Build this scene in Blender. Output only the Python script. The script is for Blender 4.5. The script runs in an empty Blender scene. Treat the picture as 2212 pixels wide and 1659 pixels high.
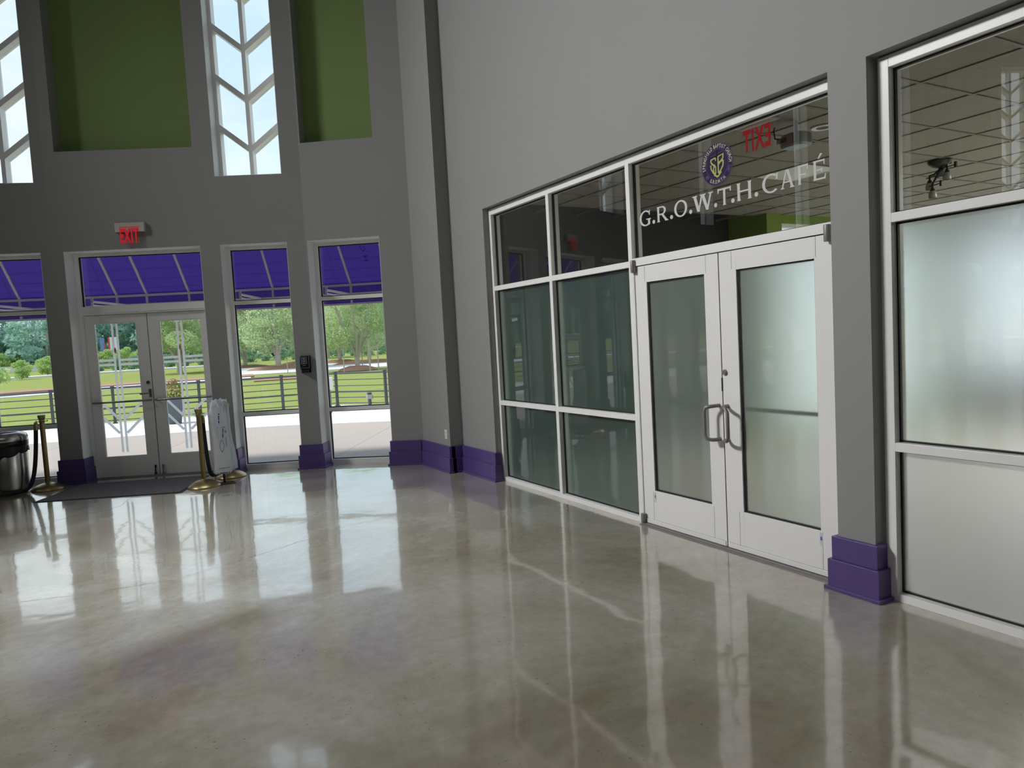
import bpy, bmesh, math, random
from mathutils import Matrix, Vector
R = math.radians
PI = math.pi
scene = bpy.context.scene
COL = scene.collection

# ------------------------------------------------------------------ camera
def make_camera():
    f, yaw, pitch, roll = 1538.33, 0.514884, -0.0671514, -0.0543222
    fw = Vector((math.sin(yaw)*math.cos(pitch), math.cos(yaw)*math.cos(pitch), math.sin(pitch)))
    rt = Vector((math.cos(yaw), -math.sin(yaw), 0)); up = rt.cross(fw)
    r2 = math.cos(roll)*rt + math.sin(roll)*up
    u2 = -math.sin(roll)*rt + math.cos(roll)*up
    cd = bpy.data.cameras.new('camera'); co = bpy.data.objects.new('camera', cd)
    COL.objects.link(co)
    m = Matrix((r2, u2, -fw)).transposed().to_4x4()
    m.translation = Vector((-3.79969, -2.76743, 1.62470))
    co.matrix_world = m
    cd.sensor_fit = 'HORIZONTAL'; cd.sensor_width = 36; cd.lens = f/2212*36
    cd.clip_start = 0.05; cd.clip_end = 1500
    scene.camera = co
make_camera()

# ------------------------------------------------------------------ world, sun, added fill lights, exposure
vs = scene.view_settings
scene.display_settings.display_device = 'sRGB'
vs.view_transform = 'Standard'; vs.look = 'None'; vs.gamma = 1.0; vs.use_curve_mapping = False
vs.exposure = 0.0
scene.cycles.max_bounces = 12; scene.cycles.diffuse_bounces = 5; scene.cycles.glossy_bounces = 5
scene.cycles.transparent_max_bounces = 24; scene.cycles.transmission_bounces = 6
scene.cycles.caustics_reflective = False; scene.cycles.caustics_refractive = False
scene.cycles.sample_clamp_indirect = 6.0
scene.cycles.use_denoising = True

def make_world():
    w = bpy.data.worlds.new('sky'); scene.world = w; w.use_nodes = True
    nt = w.node_tree; nt.nodes.clear(); N = nt.nodes.new; L = nt.links.new
    tc = N('ShaderNodeTexCoord'); sep = N('ShaderNodeSeparateXYZ'); L(tc.outputs['Generated'], sep.inputs[0])
    ramp = N('ShaderNodeValToRGB'); L(sep.outputs['Z'], ramp.inputs[0])
    e = ramp.color_ramp.elements
    e[0].position = 0.0; e[0].color = (0.68, 0.76, 0.83, 1)
    e[1].position = 0.75; e[1].color = (0.36, 0.52, 0.78, 1)
    x = ramp.color_ramp.elements.new(0.25); x.color = (0.46, 0.58, 0.69, 1)
    noise = N('ShaderNodeTexNoise'); noise.inputs['Scale'].default_value = 3.2
    noise.inputs['Detail'].default_value = 7; noise.inputs['Roughness'].default_value = 0.58
    mp = N('ShaderNodeMapping'); mp.inputs['Scale'].default_value = (1, 1, 2.2)
    L(tc.outputs['Generated'], mp.inputs[0]); L(mp.outputs[0], noise.inputs['Vector'])
    cr = N('ShaderNodeValToRGB'); L(noise.outputs[0], cr.inputs[0])
    cr.color_ramp.elements[0].position = 0.40; cr.color_ramp.elements[1].position = 0.62
    mix = N('ShaderNodeMixRGB'); L(cr.outputs[0], mix.inputs[0]); L(ramp.outputs[0], mix.inputs[1])
    mix.inputs[2].default_value = (0.62, 0.66, 0.69, 1)
    bg = N('ShaderNodeBackground'); L(mix.outputs[0], bg.inputs[0]); bg.inputs[1].default_value = SKY
    out = N('ShaderNodeOutputWorld'); L(bg.outputs[0], out.inputs[0])
SKY = 1.75
make_world()

def sun_light():
    l = bpy.data.lights.new('sun', 'SUN'); l.energy = 4.2; l.angle = R(14); l.color = (1.0, 0.96, 0.88)
    o = bpy.data.objects.new('sun', l); COL.objects.link(o)
    d = Vector((-0.42, 0.17, 0.89)).normalized()
    o.rotation_euler = d.to_track_quat('Z', 'Y').to_euler(); o.location = (0, -20, 40)
sun_light()

def area_fill(name, loc, target, sx, sy, power, color=(1, 1, 1), spread=180):
    l = bpy.data.lights.new(name, 'AREA'); l.shape = 'RECTANGLE'; l.size = sx; l.size_y = sy
    l.energy = power; l.color = color; l.spread = R(spread)
    o = bpy.data.objects.new(name, l); COL.objects.link(o); o.location = loc
    o.rotation_euler = (Vector(loc)-Vector(target)).to_track_quat('Z', 'Y').to_euler()
area_fill('added_fill_cafe_wall', (-11.0, 6.0, 8.75), (0, 1.2, 2.4), 2.6, 2.4, 290, (1.0, 0.99, 0.975), 70)  # added light without a fitting, lifts the cafe wall
area_fill('added_fill_lobby', (-8.0, -5.0, 8.8), (-5.5, 3.0, 0), 10, 7, 128, (0.93, 0.965, 1.0), 180)  # added broad fill over the lobby, no such lamp is seen
area_fill('added_fill_floor', (-4.6, 3.7, 8.85), (-4.6, 3.7, 0), 6.0, 2.6, 80, (0.76, 0.87, 1.0), 42)  # invented overhead light that brightens the floor by the doors
area_fill('added_fill_cafe', (5.9, -1.6, 3.08), (5.9, -1.6, 0), 4.6, 4.6, 470, (1.0, 0.95, 0.86), 180)  # added fill inside the cafe, brightens ceiling and frosted panes

# ------------------------------------------------------------------ mesh helpers
class MB:
    def __init__(s): s.v = []; s.f = []
    def quad_prism(s, pts8):
        i = len(s.v); s.v += [Vector(p) for p in pts8]
        for a in ((0,3,2,1),(4,5,6,7),(0,1,5,4),(1,2,6,5),(2,3,7,6),(3,0,4,7)):
            s.f.append(tuple(i+k for k in a))
    def box(s, x0, x1, y0, y1, z0, z1, mp=None):
        pts = [(x0,y0,z0),(x1,y0,z0),(x1,y1,z0),(x0,y1,z0),(x0,y0,z1),(x1,y0,z1),(x1,y1,z1),(x0,y1,z1)]
        s.quad_prism([mp(*p) for p in pts] if mp else pts)
    def prism(s, poly, a, b, mp):
        """poly: list of (u,v); extruded from a to b; mp(u,v,w)->point"""
        i = len(s.v); n = len(poly)
        s.v += [Vector(mp(u, v, a)) for u, v in poly] + [Vector(mp(u, v, b)) for u, v in poly]
        s.f.append(tuple(i+k for k in range(n))); s.f.append(tuple(i+n+k for k in reversed(range(n))))
        for k in range(n):
            k2 = (k+1) % n
            s.f.append((i+k, i+n+k, i+n+k2, i+k2))
    def tube(s, pts, rad, n=10, caps=True):
        pts = [Vector(p) for p in pts]; m = len(pts)
        rads = rad if isinstance(rad, (list, tuple)) else [rad]*m
        i0 = len(s.v); prev = None
        for k, p in enumerate(pts):
            t = (pts[min(k+1, m-1)]-pts[max(k-1, 0)]).normalized()
            if prev is None:
                ref = Vector((0, 0, 1)) if abs(t.z) < 0.9 else Vector((1, 0, 0))
                a = t.cross(ref).normalized()
            else:
                a = (prev-t*prev.dot(t)).normalized()
            prev = a; b = t.cross(a)
            for j in range(n):
                g = 2*PI*j/n
                s.v.append(p+(a*math.cos(g)+b*math.sin(g))*rads[k])
        for k in range(m-1):
            for j in range(n):
                j2 = (j+1) % n
                s.f.append((i0+k*n+j, i0+k*n+j2, i0+(k+1)*n+j2, i0+(k+1)*n+j))
        if caps:
            s.f.append(tuple(i0+j for j in reversed(range(n)))); s.f.append(tuple(i0+(m-1)*n+j for j in range(n)))
    def lathe(s, prof, n=28, c=(0, 0, 0), cap0=True, cap1=True):
        i0 = len(s.v); m = len(prof)
        for r, z in prof:
            for j in range(n):
                g = 2*PI*j/n
                s.v.append(Vector((c[0]+r*math.cos(g), c[1]+r*math.sin(g), c[2]+z)))
        for k in range(m-1):
            for j in range(n):
                j2 = (j+1) % n
                s.f.append((i0+k*n+j, i0+k*n+j2, i0+(k+1)*n+j2, i0+(k+1)*n+j))
        if cap0: s.f.append(tuple(i0+j for j in reversed(range(n))))
        if cap1: s.f.append(tuple(i0+(m-1)*n+j for j in range(n)))
    def mesh(s, name, off=(0, 0, 0), smooth=False, recalc=True):
        me = bpy.data.meshes.new(name); o = Vector(off)
        me.from_pydata([tuple(v-o) for v in s.v], [], s.f)
        if recalc:
            bm = bmesh.new(); bm.from_mesh(me); bmesh.ops.recalc_face_normals(bm, faces=bm.faces[:])
            bm.to_mesh(me); bm.free()
        if smooth:
            me.shade_smooth()
            try: me.set_sharp_from_angle(angle=R(38))
            except Exception: pass
        me.update()
        return me

def wloc(o):
    v = Vector((0, 0, 0))
    while o: v += o.location; o = o.parent
    return v
def obj(name, mb, mat, parent=None, smooth=False, bevel=0.0, recalc=True):
    off = wloc(parent) if parent else Vector((0, 0, 0))
    me = mb.mesh(name, off, smooth, recalc)
    o = bpy.data.objects.new(name, me); COL.objects.link(o)
    if mat: me.materials.append(mat)
    if parent: o.parent = parent
    if bevel > 0:
        b = o.modifiers.new('bevel', 'BEVEL'); b.width = bevel; b.segments = 2; b.limit_method = 'ANGLE'
    return o
def tag(o, label=None, cat=None, group=None, kind=None):
    if label: o['label'] = label
    if cat: o['category'] = cat
    if group: o['group'] = group
    if kind: o['kind'] = kind
    return o
def empty(name, loc, label=None, cat=None, group=None, kind=None):
    o = bpy.data.objects.new(name, None); COL.objects.link(o); o.location = loc; o.empty_display_size = 0.1
    return tag(o, label, cat, group, kind)
def struct(name, mb, mat, label=None, smooth=False):
    o = obj(name, mb, mat, None, smooth); return tag(o, label, None, None, 'structure')
def sestruct(name, loc, label): return empty(name, loc, label, None, None, 'structure')

def frosted_pane(name, mb, mat, parent):
    o = obj(name, mb, mat, parent); o.data.materials.append(M['film_back'])
    for p in o.data.polygons: p.material_index = 0 if p.normal.x < -0.5 else 1
    return o
def text_mb(txt, size, mp, align='CENTER', spacing=1.0, bold=0.0):
    """text as flat mesh with a hair of thickness, mapped by mp(u,v,w)"""
    cu = bpy.data.curves.new('lettering', 'FONT'); cu.body = txt; cu.size = size; cu.align_x = align; cu.align_y = 'CENTER'
    cu.space_character = spacing; cu.offset = bold; cu.extrude = 0.0006; cu.resolution_u = 3
    to = bpy.data.objects.new('lettering_tmp', cu); COL.objects.link(to)
    dg = bpy.context.evaluated_depsgraph_get(); dg.update()
    me = bpy.data.meshes.new_from_object(to.evaluated_get(dg))
    b = MB(); b.v = [Vector(mp(v.co.x, v.co.y, v.co.z)) for v in me.vertices]
    b.f = [tuple(p.vertices) for p in me.polygons]
    bpy.data.objects.remove(to); bpy.data.curves.remove(cu); bpy.data.meshes.remove(me)
    return b
def join(*bs):
    r = MB()
    for b in bs:
        i = len(r.v); r.v += b.v; r.f += [tuple(i+k for k in f) for f in b.f]
    return r

# ------------------------------------------------------------------ materials
M = {}
def new_mat(name):
    m = bpy.data.materials.new(name); m.use_nodes = True; nt = m.node_tree; nt.nodes.clear()
    out = nt.nodes.new('ShaderNodeOutputMaterial'); M[name] = m
    return m, nt, nt.nodes.new, nt.links.new, out
def pbr(name, col, rough=0.5, metal=0.0, spec=0.5, var=0.0, vscale=8.0, bump=0.0, bscale=60.0, emit=None, estr=0, col2=None, aniso=None):
    m, nt, N, L, out = new_mat(name)
    p = N('ShaderNodeBsdfPrincipled'); L(p.outputs[0], out.inputs[0])
    p.inputs['Base Color'].default_value = (*col, 1); p.inputs['Roughness'].default_value = rough
    p.inputs['Metallic'].default_value = metal; p.inputs['Specular IOR Level'].default_value = spec
    tc = N('ShaderNodeTexCoord')
    if var > 0 or col2:
        n = N('ShaderNodeTexNoise'); n.inputs['Scale'].default_value = vscale; n.inputs['Detail'].default_value = 5
        L(tc.outputs['Object'], n.inputs['Vector'])
        mx = N('ShaderNodeMixRGB'); L(n.outputs[0], mx.inputs[0])
        c2 = col2 or tuple(min(1, c*(1+var)) for c in col)
        c1 = col if col2 else tuple(c*(1-var) for c in col)
        mx.inputs[1].default_value = (*c1, 1); mx.inputs[2].default_value = (*c2, 1)
        L(mx.outputs[0], p.inputs['Base Color'])
    if bump > 0:
        n = N('ShaderNodeTexNoise'); n.inputs['Scale'].default_value = bscale; n.inputs['Detail'].default_value = 4
        L(tc.outputs['Object'], n.inputs['Vector'])
        b = N('ShaderNodeBump'); b.inputs['Strength'].default_value = bump; b.inputs['Distance'].default_value = 0.02
        L(n.outputs[0], b.inputs['Height']); L(b.outputs[0], p.inputs['Normal'])
    if emit:
        p.inputs['Emission Color'].default_value = (*emit, 1); p.inputs['Emission Strength'].default_value = estr
    return m

def schlick(nt, f0=0.045):
    N = nt.nodes.new; L = nt.links.new
    g = N('ShaderNodeNewGeometry'); d = N('ShaderNodeVectorMath'); d.operation = 'DOT_PRODUCT'
    L(g.outputs['Incoming'], d.inputs[0]); L(g.outputs['Normal'], d.inputs[1])
    a = N('ShaderNodeMath'); a.operation = 'ABSOLUTE'; L(d.outputs['Value'], a.inputs[0])
    s = N('ShaderNodeMath'); s.operation = 'SUBTRACT'; s.inputs[0].default_value = 1; L(a.outputs[0], s.inputs[1])
    p = N('ShaderNodeMath'); p.operation = 'POWER'; L(s.outputs[0], p.inputs[0]); p.inputs[1].default_value = 5
    ma = N('ShaderNodeMath'); ma.operation = 'MULTIPLY_ADD'; L(p.outputs[0], ma.inputs[0]); ma.inputs[1].default_value = 1-f0; ma.inputs[2].default_value = f0
    return ma.outputs[0]
def glass_mat(name, tint=(0.96, 0.98, 0.97), f0=0.045, refl=(1, 1, 1)):
    m, nt, N, L, out = new_mat(name)
    t = N('ShaderNodeBsdfTransparent'); t.inputs[0].default_value = (*tint, 1)
    g = N('ShaderNodeBsdfGlossy'); g.inputs['Roughness'].default_value = 0.0; g.inputs[0].default_value = (*refl, 1)
    mx = N('ShaderNodeMixShader'); L(schlick(nt, f0), mx.inputs[0]); L(t.outputs[0], mx.inputs[1]); L(g.outputs[0], mx.inputs[2])
    L(mx.outputs[0], out.inputs[0]); return m
def frosted_mat(name, dcol, tcol, wd=0.3, f0=0.045, rough=0.42):
    """glass with a frosted film: a clear outer reflection over a film that scatters light forward"""
    m, nt, N, L, out = new_mat(name)
    d = N('ShaderNodeBsdfDiffuse'); d.inputs[0].default_value = (*dcol, 1)
    tl = N('ShaderNodeBsdfTranslucent'); tl.inputs[0].default_value = (*tcol, 1)
    dt = N('ShaderNodeMixShader'); dt.inputs[0].default_value = 0.35; L(d.outputs[0], dt.inputs[1]); L(tl.outputs[0], dt.inputs[2])
    t = N('ShaderNodeBsdfRefraction'); t.inputs['Color'].default_value = (*tcol, 1); t.inputs['Roughness'].default_value = rough; t.inputs['IOR'].default_value = 1.45
    a = N('ShaderNodeMixShader'); a.inputs[0].default_value = wd; L(t.outputs[0], a.inputs[1]); L(dt.outputs[0], a.inputs[2])
    g = N('ShaderNodeBsdfGlossy'); g.inputs['Roughness'].default_value = 0.0
    mx = N('ShaderNodeMixShader'); L(schlick(nt, f0), mx.inputs[0]); L(a.outputs[0], mx.inputs[1]); L(g.outputs[0], mx.inputs[2])
    L(mx.outputs[0], out.inputs[0]); return m
def cloth_mat(name, col, tcol, tw=0.4):
    m, nt, N, L, out = new_mat(name)
    d = N('ShaderNodeBsdfDiffuse'); d.inputs[0].default_value = (*col, 1)
    t = N('ShaderNodeBsdfTranslucent'); t.inputs[0].default_value = (*tcol, 1)
    a = N('ShaderNodeMixShader'); a.inputs[0].default_value = tw; L(d.outputs[0], a.inputs[1]); L(t.outputs[0], a.inputs[2])
    L(a.outputs[0], out.inputs[0]); return m
def leaf_mat(name, c1, c2, c3):
    m, nt, N, L, out = new_mat(name)
    g = N('ShaderNodeNewGeometry'); cr = N('ShaderNodeValToRGB'); L(g.outputs['Random Per Island'], cr.inputs[0])
    e = cr.color_ramp.elements; e[0].color = (*c1, 1); e[1].color = (*c3, 1); x = e.new(0.55); x.color = (*c2, 1)
    d = N('ShaderNodeBsdfDiffuse'); L(cr.outputs[0], d.inputs[0])
    t = N('ShaderNodeBsdfTranslucent'); L(cr.outputs[0], t.inputs[0])
    a = N('ShaderNodeMixShader'); a.inputs[0].default_value = 0.5; L(d.outputs[0], a.inputs[1]); L(t.outputs[0], a.inputs[2])
    L(a.outputs[0], out.inputs[0]); return m

pbr('wall_paint', (0.285, 0.284, 0.283), 0.6, var=0.03, vscale=1.5, bump=0.05, bscale=220)
pbr('crack_line', (0.05, 0.045, 0.04), 0.7)
pbr('reveal_daylight', (0.78, 0.785, 0.79), 0.5)  # lighter than the wall: daylight on the recess sides is put into the colour
pbr('green_paint', (0.18, 0.27, 0.078), 0.6, var=0.05, vscale=2)
pbr('purple_paint', (0.092, 0.056, 0.215), 0.35, var=0.05, vscale=4)
pbr('white_frame', (0.87, 0.87, 0.865), 0.35, var=0.03, vscale=3)
pbr('door_paint', (0.84, 0.835, 0.835), 0.38, var=0.04, vscale=2)
pbr('grey_metal', (0.27, 0.255, 0.24), 0.48, 0.45)
pbr('steel_bar', (0.30, 0.30, 0.31), 0.3, 0.9)
pbr('gasket', (0.008, 0.008, 0.009), 0.6)
pbr('dark_seam', (0.01, 0.01, 0.01), 0.8)
pbr('brass', (0.37, 0.275, 0.13), 0.36, 1.0, var=0.12, vscale=9)
pbr('rope_cloth', (0.012, 0.022, 0.018), 0.85, bump=0.3, bscale=300)
pbr('stainless', (0.52, 0.50, 0.48), 0.24, 1.0)
pbr('black_plastic', (0.008, 0.008, 0.010), 0.22)
pbr('black_bag', (0.010, 0.010, 0.014), 0.3, bump=0.8, bscale=45)
pbr('black_metal', (0.015, 0.015, 0.016), 0.45)
pbr('mat_fibre', (0.035, 0.030, 0.034), 0.95, spec=0.1, col2=(0.30, 0.27, 0.285), vscale=60, bump=0.8, bscale=260)
pbr('mat_rubber', (0.012, 0.012, 0.012), 0.7)
pbr('sign_white', (0.55, 0.53, 0.50), 0.45)
pbr('exit_red', (0.62, 0.02, 0.035), 0.4, emit=(0.75, 0.012, 0.03), estr=0.32)
pbr('letter_white', (0.62, 0.61, 0.60), 0.5, spec=0.12)
pbr('emblem_purple', (0.028, 0.013, 0.065), 0.5, spec=0.12)
pbr('emblem_green', (0.42, 0.47, 0.15), 0.5, spec=0.12)
pbr('emblem_cream', (0.62, 0.58, 0.42), 0.5, spec=0.12)
pbr('emblem_dark', (0.010, 0.005, 0.03), 0.5, spec=0.12)
pbr('emblem_lilac', (0.14, 0.12, 0.20), 0.5, spec=0.12)
pbr('sticker', (0.6, 0.62, 0.64), 0.4)
pbr('sticker_blue', (0.06, 0.20, 0.42), 0.4)
pbr('outlet_plastic', (0.72, 0.72, 0.70), 0.4)
pbr('dark_slot', (0.03, 0.03, 0.03), 0.5)
pbr('ceiling_paint', (0.5, 0.5, 0.5), 0.8)
pbr('cafe_tile', (0.36, 0.335, 0.305), 0.9, spec=0.1, var=0.12, vscale=30, bump=0.5, bscale=120)
pbr('cafe_grid', (0.22, 0.20, 0.18), 0.6)
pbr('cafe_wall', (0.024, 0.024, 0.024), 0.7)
pbr('cafe_green', (0.20, 0.30, 0.035), 0.7)
pbr('cafe_floor', (0.58, 0.56, 0.51), 0.25, var=0.2, vscale=3)
pbr('troffer_lens', (0.75, 0.78, 0.74), 0.5)
pbr('projector_grey', (0.20, 0.205, 0.195), 0.4)
pbr('lamp_glass', (0.38, 0.38, 0.36), 0.2)
pbr('rail_paint', (0.085, 0.09, 0.10), 0.5)
pbr('white_paint', (0.80, 0.79, 0.76), 0.5)
pbr('dispenser_label', (0.03, 0.045, 0.075), 0.4)
pbr('label_ink', (0.34, 0.38, 0.42), 0.5)
pbr('planter_grey', (0.13, 0.15, 0.18), 0.6)
pbr('bark', (0.46, 0.41, 0.37), 0.9, var=0.3, vscale=12)
pbr('mulch', (0.34, 0.19, 0.14), 0.95, var=0.25, vscale=20)
pbr('asphalt', (0.62, 0.62, 0.66), 0.9, var=0.06, vscale=0.6)
pbr('road_concrete', (0.66, 0.65, 0.64), 0.9)
pbr('patio_concrete', (0.40, 0.335, 0.305), 0.8, var=0.07, vscale=1.2)
pbr('patio_joint', (0.25, 0.22, 0.20), 0.9)
pbr('tan_stub', (0.42, 0.34, 0.20), 0.8)
pbr('billboard_white', (0.72, 0.72, 0.80), 0.6)
pbr('billboard_blue', (0.15, 0.24, 0.50), 0.6)
pbr('billboard_red', (0.55, 0.07, 0.07), 0.6)
pbr('blue_ink', (0.03, 0.13, 0.28), 0.6)
pbr('flower_pink', (0.75, 0.10, 0.16), 0.6); pbr('flower_yellow', (0.85, 0.62, 0.03), 0.6)
cloth_mat('awning_canvas', (0.13, 0.095, 0.30), (0.26, 0.19, 0.56), 0.55)
cloth_mat('awning_letter', (0.16, 0.12, 0.42), (0.26, 0.20, 0.80), 0.5)
cloth_mat('white_bag', (0.95, 0.96, 0.97), (0.97, 0.98, 0.99), 0.45)
cloth_mat('clear_bag', (0.80, 0.83, 0.87), (0.92, 0.94, 0.97), 0.6)
cloth_mat('vinyl_white', (0.9, 0.9, 0.9), (0.98, 0.98, 0.98), 0.85)
glass_mat('clear_glass')
glass_mat('cafe_glass', (0.90, 0.92, 0.90), 0.085)
frosted_mat('frosted_green', (0.72, 0.87, 0.80), (0.97, 0.985, 0.955), 0.28, f0=0.07, rough=0.3)
frosted_mat('frosted_dark', (0.22, 0.34, 0.30), (0.60, 0.74, 0.69), 0.34, f0=0.12, rough=0.3)  # darker copy of the film: tint also holds the unlit room behind this bay
frosted_mat('frosted_plain', (0.90, 0.91, 0.93), (0.96, 0.965, 0.97), 0.55, rough=0.3)
def film_back():
    m, nt, N, L, out = new_mat('film_back')
    t = N('ShaderNodeBsdfRefraction'); t.inputs['Color'].default_value = (0.97, 0.98, 0.975, 1); t.inputs['Roughness'].default_value = 0.3; t.inputs['IOR'].default_value = 1.45
    L(t.outputs[0], out.inputs[0])
film_back()
leaf_mat('leaf_oak', (0.40, 0.54, 0.30), (0.55, 0.66, 0.40), (0.72, 0.76, 0.48))
leaf_mat('leaf_forest_haze', (0.34, 0.54, 0.52), (0.43, 0.63, 0.57), (0.54, 0.72, 0.60))  # blue cast of distance haze is mixed into these leaf colours
leaf_mat('leaf_bush', (0.30, 0.48, 0.20), (0.48, 0.64, 0.26), (0.68, 0.74, 0.32))
leaf_mat('leaf_hedge', (0.16, 0.34, 0.24), (0.26, 0.44, 0.30), (0.42, 0.56, 0.36))
leaf_mat('leaf_flower', (0.10, 0.20, 0.05), (0.30, 0.30, 0.12), (0.60, 0.30, 0.18))

def lawn_mat():
    m, nt, N, L, out = new_mat('lawn')
    p = N('ShaderNodeBsdfPrincipled'); L(p.outputs[0], out.inputs[0]); p.inputs['Roughness'].default_value = 1; p.inputs['Specular IOR Level'].default_value = 0.1
    tc = N('ShaderNodeTexCoord'); mp = N('ShaderNodeMapping'); L(tc.outputs['Object'], mp.inputs[0]); mp.inputs['Scale'].default_value = (0.5, 1.6, 1)
    n1 = N('ShaderNodeTexNoise'); n1.inputs['Scale'].default_value = 2.2; n1.inputs['Detail'].default_value = 9; n1.inputs['Roughness'].default_value = 0.7; L(mp.outputs[0], n1.inputs[0])
    n2 = N('ShaderNodeTexNoise'); n2.inputs['Scale'].default_value = 0.09; n2.inputs['Detail'].default_value = 3; L(tc.outputs['Object'], n2.inputs[0])
    cr = N('ShaderNodeValToRGB'); L(n1.outputs[0], cr.inputs[0]); e = cr.color_ramp.elements
    e[0].position = 0.3; e[0].color = (0.118, 0.165, 0.036, 1); e[1].position = 0.7; e[1].color = (0.335, 0.395, 0.125, 1)
    mx = N('ShaderNodeMixRGB'); mx.blend_type = 'MIX'; L(n2.outputs[0], mx.inputs[0]); L(cr.outputs[0], mx.inputs[1]); mx.inputs[2].default_value = (0.255, 0.27, 0.078, 1)
    L(mx.outputs[0], p.inputs['Base Color'])
lawn_mat()

def floor_mat():
    m, nt, N, L, out = new_mat('polished_concrete')
    p = N('ShaderNodeBsdfPrincipled'); L(p.outputs[0], out.inputs[0])
    tc = N('ShaderNodeTexCoord'); ob = tc.outputs['Object']
    def noise(sc, det=5, ro=0.55, src=ob, dist=0.0):
        n = N('ShaderNodeTexNoise'); n.inputs['Scale'].default_value = sc; n.inputs['Detail'].default_value = det
        n.inputs['Roughness'].default_value = ro; n.inputs['Distortion'].default_value = dist; L(src, n.inputs['Vector']); return n.outputs[0]
    def ramp(src, stops):
        c = N('ShaderNodeValToRGB'); L(src, c.inputs[0]); e = c.color_ramp.elements
        e[0].position, e[0].color = stops[0][0], (*stops[0][1], 1); e[1].position, e[1].color = stops[-1][0], (*stops[-1][1], 1)
        for q, cc in stops[1:-1]:
            x = e.new(q); x.color = (*cc, 1)
        return c.outputs[0]
    base = ramp(noise(0.75, 7, 0.6, dist=0.6), [(0.30, (0.235, 0.185, 0.115)), (0.48, (0.38, 0.335, 0.255)), (0.68, (0.52, 0.487, 0.415))])
    fine = ramp(noise(14, 8, 0.7), [(0.3, (0.72, 0.72, 0.72)), (0.7, (1.15, 1.15, 1.15))])
    m1 = N('ShaderNodeMixRGB'); m1.blend_type = 'MULTIPLY'; m1.inputs[0].default_value = 0.55; L(base, m1.inputs[1]); L(fine, m1.inputs[2])
    # pits and specks
    sp = ramp(noise(55, 2, 0.5), [(0.66, (1, 1, 1)), (0.72, (0.45, 0.42, 0.38))])
    gate = ramp(noise(1.7, 3), [(0.45, (0, 0, 0)), (0.62, (1, 1, 1))])
    m2 = N('ShaderNodeMixRGB'); m2.blend_type = 'MULTIPLY'; L(gate, m2.inputs[0]); L(m1.outputs[0], m2.inputs[1]); L(sp, m2.inputs[2])
    L(m2.outputs[0], p.inputs['Base Color'])
    rr = N('ShaderNodeMapRange'); L(noise(3.0, 6, 0.65), rr.inputs[0]); rr.inputs[1].default_value = 0.3; rr.inputs[2].default_value = 0.7
    rr.inputs[3].default_value = 0.11; rr.inputs[4].default_value = 0.22; L(rr.outputs[0], p.inputs['Roughness'])
    p.inputs['IOR'].default_value = 1.85
    p.inputs['Coat Weight'].default_value = 1.0; p.inputs['Coat Roughness'].default_value = 0.05; p.inputs['Coat IOR'].default_value = 1.55
    bu = N('ShaderNodeBump'); bu.inputs['Strength'].default_value = 0.6; bu.inputs['Distance'].default_value = 0.004
    L(noise(3.2, 2, 0.4), bu.inputs['Height']); L(bu.outputs[0], p.inputs['Normal']); L(bu.outputs[0], p.inputs['Coat Normal'])
floor_mat()

# ------------------------------------------------------------------ plan of the lobby
class Facet:
    """a flat stretch of the bowed front wall: s runs leftwards along it, d outwards from its inner face"""
    def __init__(s, a, b):
        s.a = Vector(a); s.b = Vector(b); s.L = (s.b-s.a).length; s.t = (s.b-s.a)/s.L
        s.n = Vector((s.t.y, -s.t.x))
        if s.n.y < 0: s.n = -s.n
        s.m0 = s.m1 = 0.0
    def p(s, u, d, z):
        q = s.a+s.t*u+s.n*d; return Vector((q.x, q.y, z))
F = [Facet((-0.24, 5.98), (-1.40, 6.79)), Facet((-1.40, 6.79), (-4.30, 8.185)), Facet((-4.30, 8.185), (-5.38, 8.565))]
cx, cy = -10.6, -7.75
r0 = math.hypot(5.22, 16.315); th = math.atan2(5.22, 16.315); prev = (-5.38, 8.565)
NF = 12
for k in range(NF):
    th -= R(3.85); q = (cx+r0*math.sin(th), cy+r0*math.cos(th)); F.append(Facet(prev, q)); prev = q
END = prev
for i in range(len(F)-1):
    ang = F[i].t.angle_signed(F[i+1].t); ang = abs(ang)
    F[i].m1 = F[i+1].m0 = math.tan(ang/2)
TH, RC = 0.42, 0.22              # wall thickness, window recess
ZT, ZC = 8.2, 9.0                # upper opening top, ceiling
HEAD, USILL, GSILL = 3.02, 3.90, 4.285

def facet_wall(f, lows, ups, name, label):
    """lows/ups: list of (s0,s1); solid cells around the openings"""
    sb = sorted({0.0, f.L} | {x for o in lows+ups for x in o[:2]})
    zb = sorted({0.0, HEAD, ZC} | {o[2] for o in ups} | ({ZT} if ups else set()))
    b = MB()
    def mp(u, d, z):
        uu = u
        if u <= 1e-6: uu = u-d*f.m0
        if u >= f.L-1e-6: uu = u+d*f.m1
        return f.p(uu, d, z)
    for i in range(len(sb)-1):
        c = (sb[i]+sb[i+1])/2; z0 = None
        for j in range(len(zb)-1):
            zc = (zb[j]+zb[j+1])/2
            hole = any(o[0] < c < o[1] and zc < HEAD for o in lows) or any(o[0] < c < o[1] and o[2] < zc < ZT for o in ups)
            if not hole and z0 is None: z0 = zb[j]
            if z0 is not None and (hole or j == len(zb)-2):
                z1 = zb[j] if hole else zb[j+1]
                b.box(sb[i], sb[i+1], 0, TH, z0, z1, mp); z0 = None
    return struct(name, b, M['wall_paint'], label)

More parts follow.
